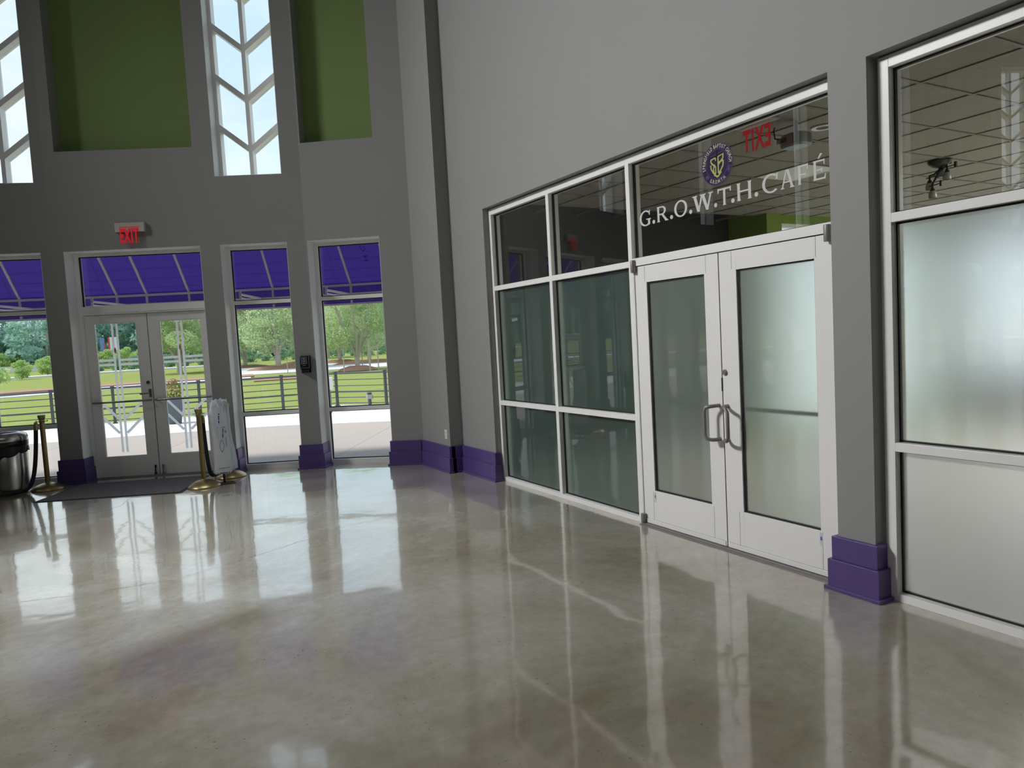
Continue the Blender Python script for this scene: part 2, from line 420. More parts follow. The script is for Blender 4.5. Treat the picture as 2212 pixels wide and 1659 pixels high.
nwin = [0]
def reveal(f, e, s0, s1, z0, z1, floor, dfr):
    """pale lining of the window recess, daylight put into its colour"""
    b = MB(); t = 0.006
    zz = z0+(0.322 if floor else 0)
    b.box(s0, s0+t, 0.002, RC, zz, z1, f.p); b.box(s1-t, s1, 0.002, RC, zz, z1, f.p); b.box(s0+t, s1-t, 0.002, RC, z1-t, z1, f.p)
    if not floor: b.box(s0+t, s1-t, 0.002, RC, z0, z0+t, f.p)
    o = obj('reveal', b, M['reveal_daylight'], e); return o
def lower_window(f, s0, s1, label):
    nwin[0] += 1
    e = sestruct('window_%d' % nwin[0], f.p((s0+s1)/2, RC, 0), label)
    b = MB(); d0, d1, w = RC, RC+0.114, 0.048
    bx = lambda *a: b.box(*a, mp=f.p)
    bx(s0, s0+w, d0, d1, 0, HEAD); bx(s1-w, s1, d0, d1, 0, HEAD)
    bx(s0+w, s1-w, d0, d1, HEAD-0.045, HEAD)
    bx(s0+w, s1-w, d0, d1, 2.243, 2.293); bx(s0+w, s1-w, d0, d1, 0.735, 0.782); bx(s0+w, s1-w, d0, d1, 0, 0.068)
    obj('frame', b, M['white_frame'], e)
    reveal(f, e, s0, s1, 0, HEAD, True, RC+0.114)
    g = MB(); k = 0.012
    for z0, z1 in ((0.068, 0.735), (0.782, 2.243), (2.293, HEAD-0.045)):
        for a in ((s0+w, s0+w+k, z0, z1), (s1-w-k, s1-w, z0, z1), (s0+w, s1-w, z0, z0+k), (s0+w, s1-w, z1-k, z1)):
            g.box(a[0], a[1], RC+0.045, RC+0.069, a[2], a[3], f.p)
        pn = MB(); pn.box(s0+w, s1-w, RC+0.054, RC+0.060, z0, z1, f.p); obj('pane', pn, M['clear_glass'], e)
    obj('gasket', g, M['gasket'], e)
    return e

def chevron_window(f, s0, s1, label):
    nwin[0] += 1
    e = sestruct('window_%d' % nwin[0], f.p((s0+s1)/2, RC, USILL), label)
    d0, d1, w = RC, RC+0.15, 0.05; sm = (s0+s1)/2
    b = MB()
    b.box(s0, s0+w, d0, d1, USILL, ZT, f.p); b.box(s1-w, s1, d0, d1, USILL, ZT, f.p)
    b.box(s0+w, s1-w, d0, d1, USILL, USILL+0.045, f.p); b.box(s0+w, s1-w, d0, d1, ZT-0.05, ZT, f.p)
    obj('frame', b, M['white_frame'], e)
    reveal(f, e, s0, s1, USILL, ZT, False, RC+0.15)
    if s1-s0 > 0.5:
        c = MB(); c.box(sm-0.025, sm+0.025, d0, d1, USILL+0.045, ZT-0.05, f.p); obj('mullion', c, M['white_frame'], e)
        zs = [4.30+0.652*k for k in range(6)]
        half = sm-0.025-(s0+w); rise = half*0.80; hh = 0.042
        for z in zs:
            for sg in (-1, 1):
                bb = MB(); u0, u1 = (s0+w, sm-0.025) if sg < 0 else (sm+0.025, s1-w)
                za, zb = (z+rise, z) if sg < 0 else (z, z+rise)
                bb.quad_prism([f.p(u0, d0, za-hh), f.p(u1, d0, zb-hh), f.p(u1, d1, zb-hh), f.p(u0, d1, za-hh),
                               f.p(u0, d0, za+hh), f.p(u1, d0, zb+hh), f.p(u1, d1, zb+hh), f.p(u0, d1, za+hh)])
                obj('bar', bb, M['white_frame'], e)
        lo = [USILL+0.045]+[z+hh for z in zs]; hi = [z-hh for z in zs]+[ZT-0.05]
        for i in range(len(lo)):
            for sg in (-1, 1):
                u0, u1 = (s0+w, sm-0.025) if sg < 0 else (sm+0.025, s1-w)
                rl = 0 if i == 0 else rise; rh = 0 if i == len(lo)-1 else rise
                la, lb = (lo[i]+rl, lo[i]) if sg < 0 else (lo[i], lo[i]+rl)
                ha, hb = (hi[i]+rh, hi[i]) if sg < 0 else (hi[i], hi[i]+rh)
                ha = min(ha, ZT-0.05); hb = min(hb, ZT-0.05)
                q = MB(); a, c2 = RC+0.10, RC+0.106
                q.quad_prism([f.p(u0, a, la), f.p(u1, a, lb), f.p(u1, c2, lb), f.p(u0, c2, la),
                              f.p(u0, a, ha), f.p(u1, a, hb), f.p(u1, c2, hb), f.p(u0, c2, ha)])
                obj('pane', q, M['clear_glass'], e)
    else:
        q = MB(); q.box(s0+w, s1-w, RC+0.10, RC+0.106, USILL+0.045, ZT-0.05, f.p); obj('pane', q, M['clear_glass'], e)
    return e

def green_niche(f, wall, s0, s1):
    b = MB(); b.box(s0, s1, 0.19, TH-0.02, GSILL, ZT, f.p)
    o = obj('green_panel', b, M['green_paint'], wall); o['label'] = 'recessed green painted panel'

# openings per facet
W0 = (0.131, 0.990); W1 = (0.243, 1.101); DO = (1.355, 3.075); W2 = (0.423, F[0].L-0.022)
w = facet_wall(F[0], [W2], [(*W2, GSILL)], 'wall_front', 'grey front wall stretch beside the corner column with a green recess')
green_niche(F[0], w, *W2)
lower_window(F[0], *W2, 'tall window right of the hand soap dispenser, nearest the corner column')
w = facet_wall(F[1], [W1, DO], [(*W1, USILL), (*DO, GSILL)], 'wall_front.001', 'grey front wall stretch around the glass double doors')
green_niche(F[1], w, *DO)
lower_window(F[1], *W1, 'tall window between the glass double doors and the soap dispenser')
chevron_window(F[1], *W1, 'high window with chevron bars between the two green recesses')
w = facet_wall(F[2], [W0], [(*W0, USILL)], 'wall_front.002', 'grey front wall stretch left of the glass double doors')
lower_window(F[2], *W0, 'tall window behind the steel trash can')
chevron_window(F[2], *W0, 'high window with chevron bars at the left picture edge')
for k in range(NF):
    f = F[3+k]; c = f.L/2; lo = [(c-0.43, c+0.43)]
    nm = 'wall_front.%03d' % (3+k)
    if k in (2, 5, 8): up = [(c-0.245, c+0.245, USILL)]
    elif k in (11,): up = [(c-0.43, c+0.43, USILL)]
    else: up = [(c-0.43, c+0.43, GSILL)]
    w = facet_wall(f, lo, up, nm, 'grey front wall stretch %d bays left of the picture, seen only in reflections' % (k+1))
    lower_window(f, *lo[0], 'tall window %d bays left of the picture' % (k+1))
    if up[0][2] == USILL: chevron_window(f, up[0][0], up[0][1], 'high window %d bays left of the picture' % (k+1))
    else: green_niche(f, w, up[0][0], up[0][1])

# corner column, right wall, other walls, floor, ceiling
b = MB(); b.box(-0.24, 0.13, 5.127, 6.6, 0, ZC); struct('wall_corner', b, M['wall_paint'], 'boxed grey corner column between front wall and cafe wall')
WX0, WX1 = -0.07, 0.13
OY0, OY1 = -0.05, 4.275          # door and left bay opening
b = MB(); bx = b.box
bx(WX0, WX1, OY1, 5.2, 0, ZC); bx(WX0, WX1, -12, OY1, 3.04, ZC)
bx(WX0, WX1, -0.29, OY0, 0, 3.04); bx(WX0, WX1, -12, -4.36, 0, 3.04)
struct('wall_right', b, M['wall_paint'], 'light grey wall above and around the cafe storefront')
b = MB(); b.box(-22.3, 0.13, -12.2, -12, 0, ZC); struct('wall_back', b, M['wall_paint'], 'grey back wall behind the viewer')
b = MB(); b.box(-22.3, -22, -12, 7.2, 0, ZC); b.box(-22.2, END[0]+0.02, END[1]-0.05, END[1]+0.35, 0, ZC)
struct('wall_left', b, M['wall_paint'], 'grey far left wall outside the picture')
arc = [f.a for f in F]+[F[-1].b]
poly = [(0.13, -12.2), (0.13, 6.1), (-0.1, 6.25)]+[tuple(f.p(0, 0.25, 0)[:2]) for f in F[1:]]+[(END[0], END[1]+0.25), (-22.2, END[1]+0.25), (-22.2, -12.2)]
b = MB(); b.prism(poly, -0.12, 0.0, lambda u, v, z: (u, v, z)); fl_o = struct('floor', b, M['polished_concrete'], 'polished brown and grey concrete floor')
poly2 = [(0.13, -12.2), (0.13, 6.5)]+[tuple(f.p(0, TH, 0)[:2]) for f in F[1:]]+[(END[0], END[1]+0.4), (-22.3, END[1]+0.4), (-22.3, -12.2)]
b = MB(); b.prism(poly2, ZC, ZC+0.25, lambda u, v, z: (u, v, z)); struct('ceiling', b, M['ceiling_paint'], 'high pale lobby ceiling')

def floor_cracks():
    rnd = random.Random(8)
    for pts in ([(-4.95, 3.19), (-4.557, 3.092), (-4.207, 2.99), (-3.9, 2.93), (-3.49, 2.869), (-3.159, 2.997), (-2.868, 3.11), (-2.543, 3.262), (-2.339, 3.301)],
                [(-4.95, 5.27), (-4.802, 5.399), (-4.599, 5.579), (-4.263, 5.888), (-3.928, 5.948), (-3.786, 6.121), (-3.716, 6.409), (-3.645, 6.593)]):
        q = []
        for i in range(len(pts)-1):
            for k in range(8):
                p = Vector(pts[i]).lerp(Vector(pts[i+1]), k/8); q.append(p+Vector((rnd.uniform(-1, 1), rnd.uniform(-1, 1)))*0.007)
        b = MB()
        for i in range(len(q)-1):
            d = (q[i+1]-q[i]).normalized(); n = Vector((-d.y, d.x))*rnd.uniform(0.0008, 0.0022); j = len(b.v)
            b.v += [Vector((p.x, p.y, 0.0004)) for p in (q[i]-n, q[i+1]-n, q[i+1]+n, q[i]+n)]; b.f.append((j, j+1, j+2, j+3))
        obj('crack', b, M['crack_line'], fl_o)
floor_cracks()

# ------------------------------------------------------------------ baseboards: two steps and a bead
def base_run(name, pieces, label):
    e = sestruct(name, pieces[0][0](pieces[0][1], 0, 0), label)
    parts = (('lower_board', 0, 0.184, 0.045), ('upper_board', 0.184, 0.322, 0.027), ('bead', 0, 0.022, 0.062))
    for nm, z0, z1, t in parts:
        b = MB()
        for mp, u0, u1, l, r, back in pieces:      # l / r : does the board wrap past that end
            b.box(u0-(t if l else 0), u1+(t if r else 0), -t, back, z0, z1, mp)
        obj(nm, b, M['purple_paint'], e, bevel=0.003)
nb = 0
P0 = lambda f: f.p
base_run('baseboard_1', [(F[1].p, 3.075, F[1].L, True, False, RC-0.005), (F[2].p, 0, 0.131, False, True, RC-0.005)], 'purple stepped baseboard around the pier left of the glass doors')
base_run('baseboard_2', [(F[1].p, 1.101, 1.355, True, True, RC-0.005)], 'purple stepped baseboard around the pier behind the umbrella bag stand')
base_run('baseboard_3', [(F[1].p, 0.0, 0.243, False, True, RC-0.005), (F[0].p, F[0].L-0.022, F[0].L, True, False, RC-0.005)], 'purple stepped baseboard around the pier below the soap dispenser')
base_run('baseboard_4', [(F[0].p, 0.03, 0.423, False, True, RC-0.005)], 'purple stepped baseboard between last window and corner column')
mcol = lambda u, d, z: Vector((-0.24+d, u, z))
mcol2 = lambda u, d, z: Vector((u, 5.127+d, z))
mcaf = lambda u, d, z: Vector((WX0+d, u, z))
base_run('baseboard_5', [(mcol, 5.127, 5.97, True, False, 0.05)], 'purple stepped baseboard along the lit side of the corner column')
base_run('baseboard_6', [(mcol2, -0.24, -0.07, False, False, 0.05), (mcaf, 4.275, 5.127, True, False, 0.05)], 'purple stepped baseboard from the corner column to the storefront')
base_run('baseboard_7', [(mcaf, -0.29, -0.05, True, True, 0.07)], 'purple stepped baseboard around the pillar between the storefront doors and right window')
for k in range(NF-1):
    f, g = F[3+k], F[4+k]; nb += 1
    base_run('baseboard_%d' % (7+nb), [(f.p, f.L/2+0.43, f.L, True, False, RC-0.005), (g.p, 0, g.L/2-0.43, False, True, RC-0.005)], 'purple baseboard around a pier %d bays left of the picture' % (k+1))

# ------------------------------------------------------------------ front double doors
def front_doors():
    f = F[1]; s0, s1 = DO; d0, d1 = RC, RC+0.114
    e = sestruct('door_1', f.p((s0+s1)/2, RC, 0), 'glass double doors with push bars under the exit sign')
    b = MB(); w = 0.05
    b.box(s0, s0+w, d0, d1, 0, HEAD, f.p); b.box(s1-w, s1, d0, d1, 0, HEAD, f.p)
    b.box(s0+w, s1-w, d0, d1, HEAD-0.045, HEAD, f.p); b.box(s0+w, s1-w, d0, d1, 2.20, 2.315, f.p)
    b.box(s0+w, s1-w, d0-0.01, d0, 2.225, 2.235, f.p)
    obj('door_frame', b, M['white_frame'], e)
    q = MB(); q.box(s0+w, s1-w, RC+0.054, RC+0.06, 2.315, HEAD-0.045, f.p); obj('pane', q, M['clear_glass'], e)
    g = MB()
    for a in ((s1-w-0.014, s1-w, 2.315, 2.975), (s0+w, s0+w+0.012, 2.315, 2.975), (s0+w, s1-w, 2.963, 2.975)):
        g.box(a[0], a[1], RC+0.044, RC+0.07, a[2], a[3], f.p)
    obj('gasket', g, M['gasket'], e)
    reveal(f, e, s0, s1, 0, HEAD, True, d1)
    t = MB(); t.box(s0+w, s1-w, d0-0.03, d1, 0, 0.012, f.p); obj('threshold', t, M['grey_metal'], e)
    mid = 2.215
    sm = MB(); sm.box(mid-0.006, mid+0.006, RC+0.045, RC+0.07, 0.014, 2.195, f.p); sm.box(s0+w, s1-w, RC+0.045, RC+0.07, 2.193, 2.202, f.p); sm.box(s0+w, s1-w, RC+0.05, RC+0.07, 0.010, 0.02, f.p)
    obj('weather_strip', sm, M['gasket'], e)
    for li, (a, c) in enumerate(((s0+w+0.004, mid-0.005), (mid+0.005, s1-w-0.004))):
        da, db = RC+0.035, RC+0.080
        gl0, gl1 = (a+0.110, c-0.145) if li == 0 else (a+0.145, c-0.110)
        lf = MB()
        lf.box(a, gl0, da, db, 0.014, 2.195, f.p); lf.box(gl1, c, da, db, 0.014, 2.195, f.p)
        lf.box(gl0, gl1, da, db, 0.014, 0.283, f.p); lf.box(gl0, gl1, da, db, 2.09, 2.195, f.p)
        leaf = obj('door_leaf', lf, M['door_paint'], e)
        pn = MB(); pn.box(gl0, gl1, da+0.02, da+0.026, 0.283, 2.09, f.p); obj('glass_pane', pn, M['clear_glass'], leaf)
        gs = MB()
        for q4 in ((gl0, gl0+0.01, 0.283, 2.09), (gl1-0.01, gl1, 0.283, 2.09), (gl0, gl1, 2.08, 2.09), (gl0, gl1, 0.283, 0.291)):
            gs.box(q4[0], q4[1], da+0.012, da+0.034, q4[2], q4[3], f.p)
        obj('glazing_bead', gs, M['white_frame'], leaf)
        pb = MB()
        e0, e1 = a+0.03, c-0.03
        pb.tube([f.p(e0, da, 1.03), f.p(e0+0.01, da-0.055, 1.03), f.p(e0+0.05, da-0.07, 1.03), f.p(e1-0.05, da-0.07, 1.03), f.p(e1-0.01, da-0.055, 1.03), f.p(e1, da, 1.03)], 0.012, 10)
        obj('push_bar', pb, M['steel_bar'], leaf, True)
        # white vinyl cross with two chevrons on the glass
        gc = (gl0+gl1)/2+0.02; v = MB(); v0, v1 = da+0.0265, da+0.0272
        def strip(u0, z0, u1, z1, wd):
            du, dz = u1-u0, z1-z0; l = math.hypot(du, dz); nx, nz = -dz/l*wd/2, du/l*wd/2
            v.quad_prism([f.p(u0-nx, v0, z0-nz), f.p(u1-nx, v0, z1-nz), f.p(u1-nx, v1, z1-nz), f.p(u0-nx, v1, z0-nz),
                          f.p(u0+nx, v0, z0+nz), f.p(u1+nx, v0, z1+nz), f.p(u1+nx, v1, z1+nz), f.p(u0+nx, v1, z0+nz)])
        for o in (-0.030, 0.030): strip(gc+o, 0.34, gc+o, 2.088, 0.030)
        for o in (-0.030, 0.030):
            strip(gl0+0.004, 1.56+o, gc-0.046, 1.56+o, 0.032); strip(gc+0.046, 1.56+o, gl1-0.004, 1.56+o, 0.032)
        for zz in (0.80, 0.60):
            strip(gl0+0.008, zz+0.22, gc-0.048, zz, 0.034); strip(gl1-0.008, zz+0.22, gc+0.048, zz, 0.034)
        vo = obj('cross_decal', v, M['vinyl_white'], leaf); vo['label'] = 'white vinyl cross and chevron lines'
        hd = MB(); hd.lathe([(0.001, -0.004), (0.016, -0.004), (0.016, 0.004), (0.001, 0.004)], 14)
        hd2 = MB(); hd2.v = [f.p(gc+p.x*0.8, da-0.004+p.z, 1.72+p.y*2.4) for p in hd.v]; hd2.f = hd.f
        obj('oval_tab', hd2, M['tan_stub'], leaf)
        # kick-down holder near the meeting stile
        kx = mid-0.05 if li == 0 else mid+0.05
        kd = MB(); kd.box(kx-0.011, kx+0.011, da-0.02, da, 0.105, 0.145, f.p); kd.box(kx-0.007, kx+0.007, da-0.03, da-0.012, 0.04, 0.105, f.p)
        kd.box(kx-0.013, kx+0.013, da-0.036, da-0.006, 0.022, 0.045, f.p)
        obj('door_holder', kd, M['black_metal'] if li == 1 else M['grey_metal'], leaf, bevel=0.003)
        if li == 1:
            lk = MB(); lk.lathe([(0.001, 0.012), (0.022, 0.012), (0.024, 0.0)], 18, cap1=False)
            l2 = MB(); l2.v = [f.p(mid+0.055+p.x, da-p.z, 1.268+p.y) for p in lk.v]; l2.f = lk.f; obj('lock_cylinder', l2, M['steel_bar'], leaf, True)
            lv = MB(); lv.box(mid+0.02, mid+0.05, da-0.012, da, 1.07, 1.18, f.p)
            lv.tube([f.p(mid+0.035, da-0.012, 1.125), f.p(mid+0.035, da-0.05, 1.125), f.p(mid+0.06, da-0.055, 1.123), f.p(mid+0.15, da-0.055, 1.118)], 0.010, 8)
            obj('lever_handle', lv, M['steel_bar'], leaf, True)
front_doors()

# ------------------------------------------------------------------ cafe storefront
GX0, GX1 = 0.052, 0.058
def bead(b, y0, y1, z0, z1, k=0.010):
    for a in ((y0, y0+k, z0, z1), (y1-k, y1, z0, z1), (y0, y1, z0, z0+k), (y0, y1, z1-k, z1)):
        b.box(GX0-0.008, GX1+0.008, a[0], a[1], a[2], a[3])
def storefront_bay(name, cols, ya, yb, frost, label):
    """cols: list of (y0,y1) clear glass widths; frame covers ya..yb"""
    e = sestruct(name, (0.05, (ya+yb)/2, 0), label)
    fr = MB(); g = MB(); cols = sorted(cols)
    fr.box(0, 0.114, ya, cols[0][0], 0, 3.03); fr.box(0, 0.114, cols[-1][1], yb, 0, 3.03)
    for i in range(len(cols)-1): fr.box(0, 0.114, cols[i][1], cols[i+1][0], 0.045, 2.965)
    y0, y1 = cols[0][0], cols[-1][1]
    fr.box(0, 0.114, y0, y1, 0, 0.045); fr.box(0, 0.114, y0, y1, 2.965, 3.03)
    for c in cols:
        fr.box(0, 0.114, c[0], c[1], 0.862, 0.912); fr.box(0, 0.114, c[0], c[1], 2.134, 2.185)
        for z0, z1, m in ((0.045, 0.862, frost[0]), (0.912, 2.134, frost[1]), (2.185, 2.965, 'cafe_glass')):
            bead(g, c[0], c[1], z0, z1)
            q = MB(); q.box(GX0, GX1, c[0], c[1], z0, z1); (frosted_pane if 'frosted' in m else obj)('pane', q, M[m], e)
    obj('frame', fr, M['white_frame'], e, bevel=0.002); obj('gasket', g, M['gasket'], e)
storefront_bay('window_40', [(1.890, 3.052), (3.102, 4.225)], 1.842, 4.275, ('frosted_dark', 'frosted_dark'), 'white framed storefront window bay left of the cafe doors')
storefront_bay('window_41', [(-2.30, -0.372), (-4.30, -2.35)], -4.36, -0.31, ('frosted_plain', 'frosted_green'), 'white framed frosted storefront window right of the purple based pillar')

def cafe_doors():
    e = sestruct('door_2', (0.05, 0.915, 0), 'white framed cafe double doors with pull handles and lettered transom')
    fr = MB()
    fr.box(0, 0.114, 1.83, 1.842, 0, 2.14); fr.box(0, 0.114, -0.05, -0.004, 0, 2.14)
    fr.box(0, 0.114, -0.05, 1.842, 2.137, 2.20); fr.box(0, 0.114, -0.05, 1.842, 2.965, 3.03)
    fr.box(0, 0.114, -0.05, -0.004, 2.2, 2.965)
    obj('door_frame', fr, M['white_frame'], e, bevel=0.002)
    g = MB(); bead(g, -0.004, 1.842, 2.20, 2.965); obj('gasket', g, M['gasket'], e)
    q = MB(); q.box(GX0, GX1, -0.004, 1.842, 2.20, 2.965); obj('transom_pane', q, M['cafe_glass'], e)
    t = MB(); t.box(-0.05, 0.12, -0.03, 1.83, 0.0, 0.006); t.box(-0.03, 0.11, -0.03, 1.83, 0.006, 0.012)
    obj('threshold', t, M['grey_metal'], e)
    sm = MB(); sm.box(0.0135, 0.05, 0.9105, 0.9195, 0.016, 2.131); sm.box(0.0135, 0.05, 0.0, 1.83, 2.1305, 2.1375); sm.box(0.0135, 0.05, 1.8275, 1.831, 0.016, 2.131)
    obj('weather_strip', sm, M['gasket'], e)
    for li, (a, c, g0, g1) in enumerate(((0.003, 0.911, 0.132, 0.755), (0.919, 1.828, 1.058, 1.690))):
        lf = MB(); x0, x1 = 0.012, 0.058
        lf.box(x0, x1, a, g0, 0.016, 2.131); lf.box(x0, x1, g1, c, 0.016, 2.131)
        lf.box(x0, x1, g0, g1, 0.016, 0.298); lf.box(x0, x1, g0, g1, 1.997, 2.131)
        lf.box(x0-0.006, x0, a+0.01, c-0.01, 0.016, 0.05)
        leaf = obj('door_leaf', lf, M['door_paint'], e, bevel=0.0015)
        sm = MB()
        for yy in (a+0.115 if li == 0 else a+0.118, c-0.118):
            sm.box(x0-0.0006, x0, yy, yy+0.002, 0.05, 0.290); sm.box(x0-0.0006, x0, yy, yy+0.002, 2.005, 2.131)
        sm.box(x0-0.0006, x0, a+0.01, c-0.01, 0.051, 0.0525)
        obj('seam', sm, M['dark_slot'], leaf)
        pn = MB(); pn.box(0.036, 0.042, g0, g1, 0.298, 1.997); frosted_pane('glass_pane', pn, M['frosted_green'], leaf)
        gs = MB(); k = 0.009
        for q4 in ((g0, g0+k, 0.298, 1.997), (g1-k, g1, 0.298, 1.997), (g0, g1, 0.298, 0.298+k), (g0, g1, 1.997-k, 1.997)):
            gs.box(0.024, 0.052, *q4)
        obj('gasket', gs, M['gasket'], leaf)
        # offset pull handle
        ym = 0.868 if li == 0 else 0.952; yo = 0.790 if li == 0 else 1.010
        pts = [(0.012, ym, 1.045), (-0.035, ym, 1.045), (-0.060, ym+(yo-ym)*0.25, 1.043), (-0.078, ym+(yo-ym)*0.75, 1.036), (-0.080, yo, 1.010),
               (-0.080, yo, 0.835), (-0.078, ym+(yo-ym)*0.75, 0.808), (-0.060, ym+(yo-ym)*0.25, 0.801), (-0.035, ym, 0.80), (0.012, ym, 0.80)]
        h = MB(); h.tube(pts, 0.0135, 12); obj('pull_handle', h, M['grey_metal'], leaf, True)
        # push bar on the cafe side
        pb = MB(); pb.tube([(0.058, a+0.04, 1.02), (0.11, a+0.06, 1.02), (0.12, a+0.1, 1.02), (0.12, c-0.1, 1.02), (0.11, c-0.06, 1.02), (0.058, c-0.04, 1.02)], 0.014, 8)
        obj('push_bar', pb, M['black_metal'], leaf, True)
        # pivots
        yp = 0.018 if li == 0 else 1.822
        for z0, z1 in ((2.085, 2.185), (0.012, 0.09)):
            pv = MB(); pv.lathe([(0.0195, z0), (0.021, z0+0.004), (0.021, z1-0.004), (0.0195, z1)], 14, (-0.012, yp, 0)); pv.box(-0.012, 0.014, yp-0.016, yp+0.016, z0+0.004, z1-0.004)
            if li == 1 or z0 > 1: obj('pivot', pv, M['grey_metal'], leaf, True)
        # maker's label near the bottom
        ys = (0.118, 0.140) if li == 0 else (1.678, 1.700)
        st = MB(); st.box(x0-0.0012, x0, ys[0], ys[1], 0.205, 0.285); so = obj('sticker', st, M['sticker'], leaf)
        st = MB(); st.box(x0-0.0020, x0-0.0012, ys[0]+0.005, ys[1]-0.005, 0.238, 0.262); obj('sticker_print', st, M['sticker_blue'], leaf)
        if li == 0:
            lk = MB(); lk.lathe([(0.001, 0.016), (0.016, 0.016), (0.018, 0.010), (0.021, 0.008), (0.0215, 0.0)], 20, cap1=False)
            l2 = MB(); l2.v = [Vector((x0-p.z, 0.884+p.x, 1.285+p.y)) for p in lk.v]; l2.f = lk.f
            obj('lock_cylinder', l2, M['grey_metal'], leaf, True)
            ks = MB(); ks.box(x0-0.017, x0-0.0162, 0.882, 0.886, 1.277, 1.295); obj('keyhole', ks, M['dark_slot'], leaf)
            lt = MB(); lt.box(0.006, 0.03, 0.9105, 0.9185, 1.15, 1.245); obj('latch_plate', lt, M['black_metal'], leaf)
cafe_doors()

# ------------------------------------------------------------------ lettering and emblem on the transom glass
LX = GX0-0.0008
def mpl(u0, z0, sc=1.0):
    return lambda u, v, w: Vector((LX-0.0006+w, u0-u*sc, z0+v*sc))
def stroke_poly(pts): return pts
def ring(cx_, cy_, rx, ry, ix, iy, a0, a1, n=22):
    out = []
    for k in range(n):
        g0 = R(a0+(a1-a0)*k/n); g1 = R(a0+(a1-a0)*(k+1)/n)
        out.append([(cx_+rx*math.cos(g0), cy_+ry*math.sin(g0)), (cx_+rx*math.cos(g1), cy_+ry*math.sin(g1)),
                    (cx_+ix*math.cos(g1), cy_+iy*math.sin(g1)), (cx_+ix*math.cos(g0), cy_+iy*math.sin(g0))])
    return out
def stem(x, w=0.17, h=1.0, s=0.055, sh=0.07):
    """vertical stem with flared ends, centred on x"""
    a = w/2
    return [[(x-a-s, 0), (x+a+s, 0), (x+a, sh), (x-a, sh)], [(x-a, sh), (x+a, sh), (x+a, h-sh), (x-a, h-sh)], [(x-a, h-sh), (x+a, h-sh), (x+a+s, h), (x-a-s, h)]]
def bar(x0, x1, y0, y1, flare=0.0, down=0.0):
    o = [[(x0, y0), (x1, y0), (x1, y1), (x0, y1)]]
    if flare:
        o.append([(x1-0.07, y0-down), (x1, y0-down-0.02), (x1+0.015, y1+flare), (x1-0.05, y1)])
    return o
def diag(x0, y0, x1, y1, w):
    return [[(x0-w/2, y0), (x0+w/2, y0), (x1+w/2, y1), (x1-w/2, y1)]]
GL = {
 'G': ring(0.52, 0.5, 0.52, 0.53, 0.36, 0.43, 48, 318) + [[(0.72, 0.0), (0.90, 0.06), (0.90, 0.42), (0.73, 0.42)], [(0.58, 0.38), (0.98, 0.38), (0.98, 0.45), (0.58, 0.45)], [(0.80, 0.72), (0.90, 0.66), (0.92, 1.02), (0.86, 0.98)]],
 'R': stem(0.17) + bar(0.2, 0.5, 0.91, 1.0) + bar(0.2, 0.5, 0.44, 0.53) + ring(0.48, 0.72, 0.34, 0.28, 0.17, 0.19, -90, 90) + [[(0.42, 0.46), (0.60, 0.46), (0.98, 0.0), (0.76, 0.0)], [(0.72, 0.0), (1.04, 0.0), (0.96, 0.07), (0.78, 0.07)]],
 'O': ring(0.5, 0.5, 0.50, 0.53, 0.33, 0.43, 0, 360, 36),
 'W': diag(0.36, 0.0, 0.14, 0.95, 0.17) + diag(0.36, 0.0, 0.58, 0.95, 0.10) + diag(0.90, 0.0, 0.64, 0.95, 0.17) + diag(0.90, 0.0, 1.12, 0.95, 0.10)
      + [[(0.0, 0.93), (0.28, 0.93), (0.31, 1.0), (-0.03, 1.0)], [(0.48, 0.93), (0.80, 0.93), (0.83, 1.0), (0.45, 1.0)], [(1.02, 0.93), (1.24, 0.93), (1.28, 1.0), (0.98, 1.0)]],
 'T': stem(0.5) + bar(0.04, 0.96, 0.90, 1.0) + [[(0.0, 0.72), (0.07, 0.76), (0.10, 1.0), (-0.02, 1.03)], [(1.0, 0.72), (1.02, 1.03), (0.90, 1.0), (0.93, 0.76)]],
 'H': stem(0.16) + stem(0.86) + bar(0.2, 0.8, 0.47, 0.56),
 'C': ring(0.52, 0.5, 0.52, 0.53, 0.36, 0.43, 48, 312) + [[(0.80, 0.70), (0.90, 0.66), (0.93, 1.02), (0.86, 0.98)]],
 'A': diag(0.14, 0.05, 0.46, 1.0, 0.10) + diag(0.86, 0.05, 0.54, 1.0, 0.18) + bar(0.25, 0.78, 0.30, 0.38) + [[(0.0, 0), (0.30, 0), (0.24, 0.07), (0.06, 0.07)], [(0.68, 0), (1.06, 0), (0.99, 0.07), (0.74, 0.07)]],
 'F': stem(0.20, 0.20) + bar(0.2, 0.90, 0.91, 1.0, 0.03, 0.18) + bar(0.2, 0.72, 0.46, 0.54, 0.12, 0.10),
 'E': stem(0.20, 0.18) + bar(0.2, 0.92, 0.91, 1.0, 0.03, 0.16) + bar(0.2, 0.74, 0.47, 0.55, 0.10, 0.10) + bar(0.2, 0.94, 0.0, 0.09) + [[(0.86, 0.0), (0.97, -0.01), (1.02, 0.26), (0.95, 0.25)], [(0.42, 1.08), (0.52, 1.06), (0.78, 1.30), (0.62, 1.32)]],
 '.': ring(0.5, 0.115, 0.5, 0.13, 0.001, 0.001, 0, 360, 20),
}
WID = {'G': 0.98, 'R': 1.04, 'O': 1.0, 'W': 1.28, 'T': 1.02, 'H': 1.0, 'C': 0.95, 'A': 1.06, 'F': 0.95, 'E': 1.02, '.': 1.0}
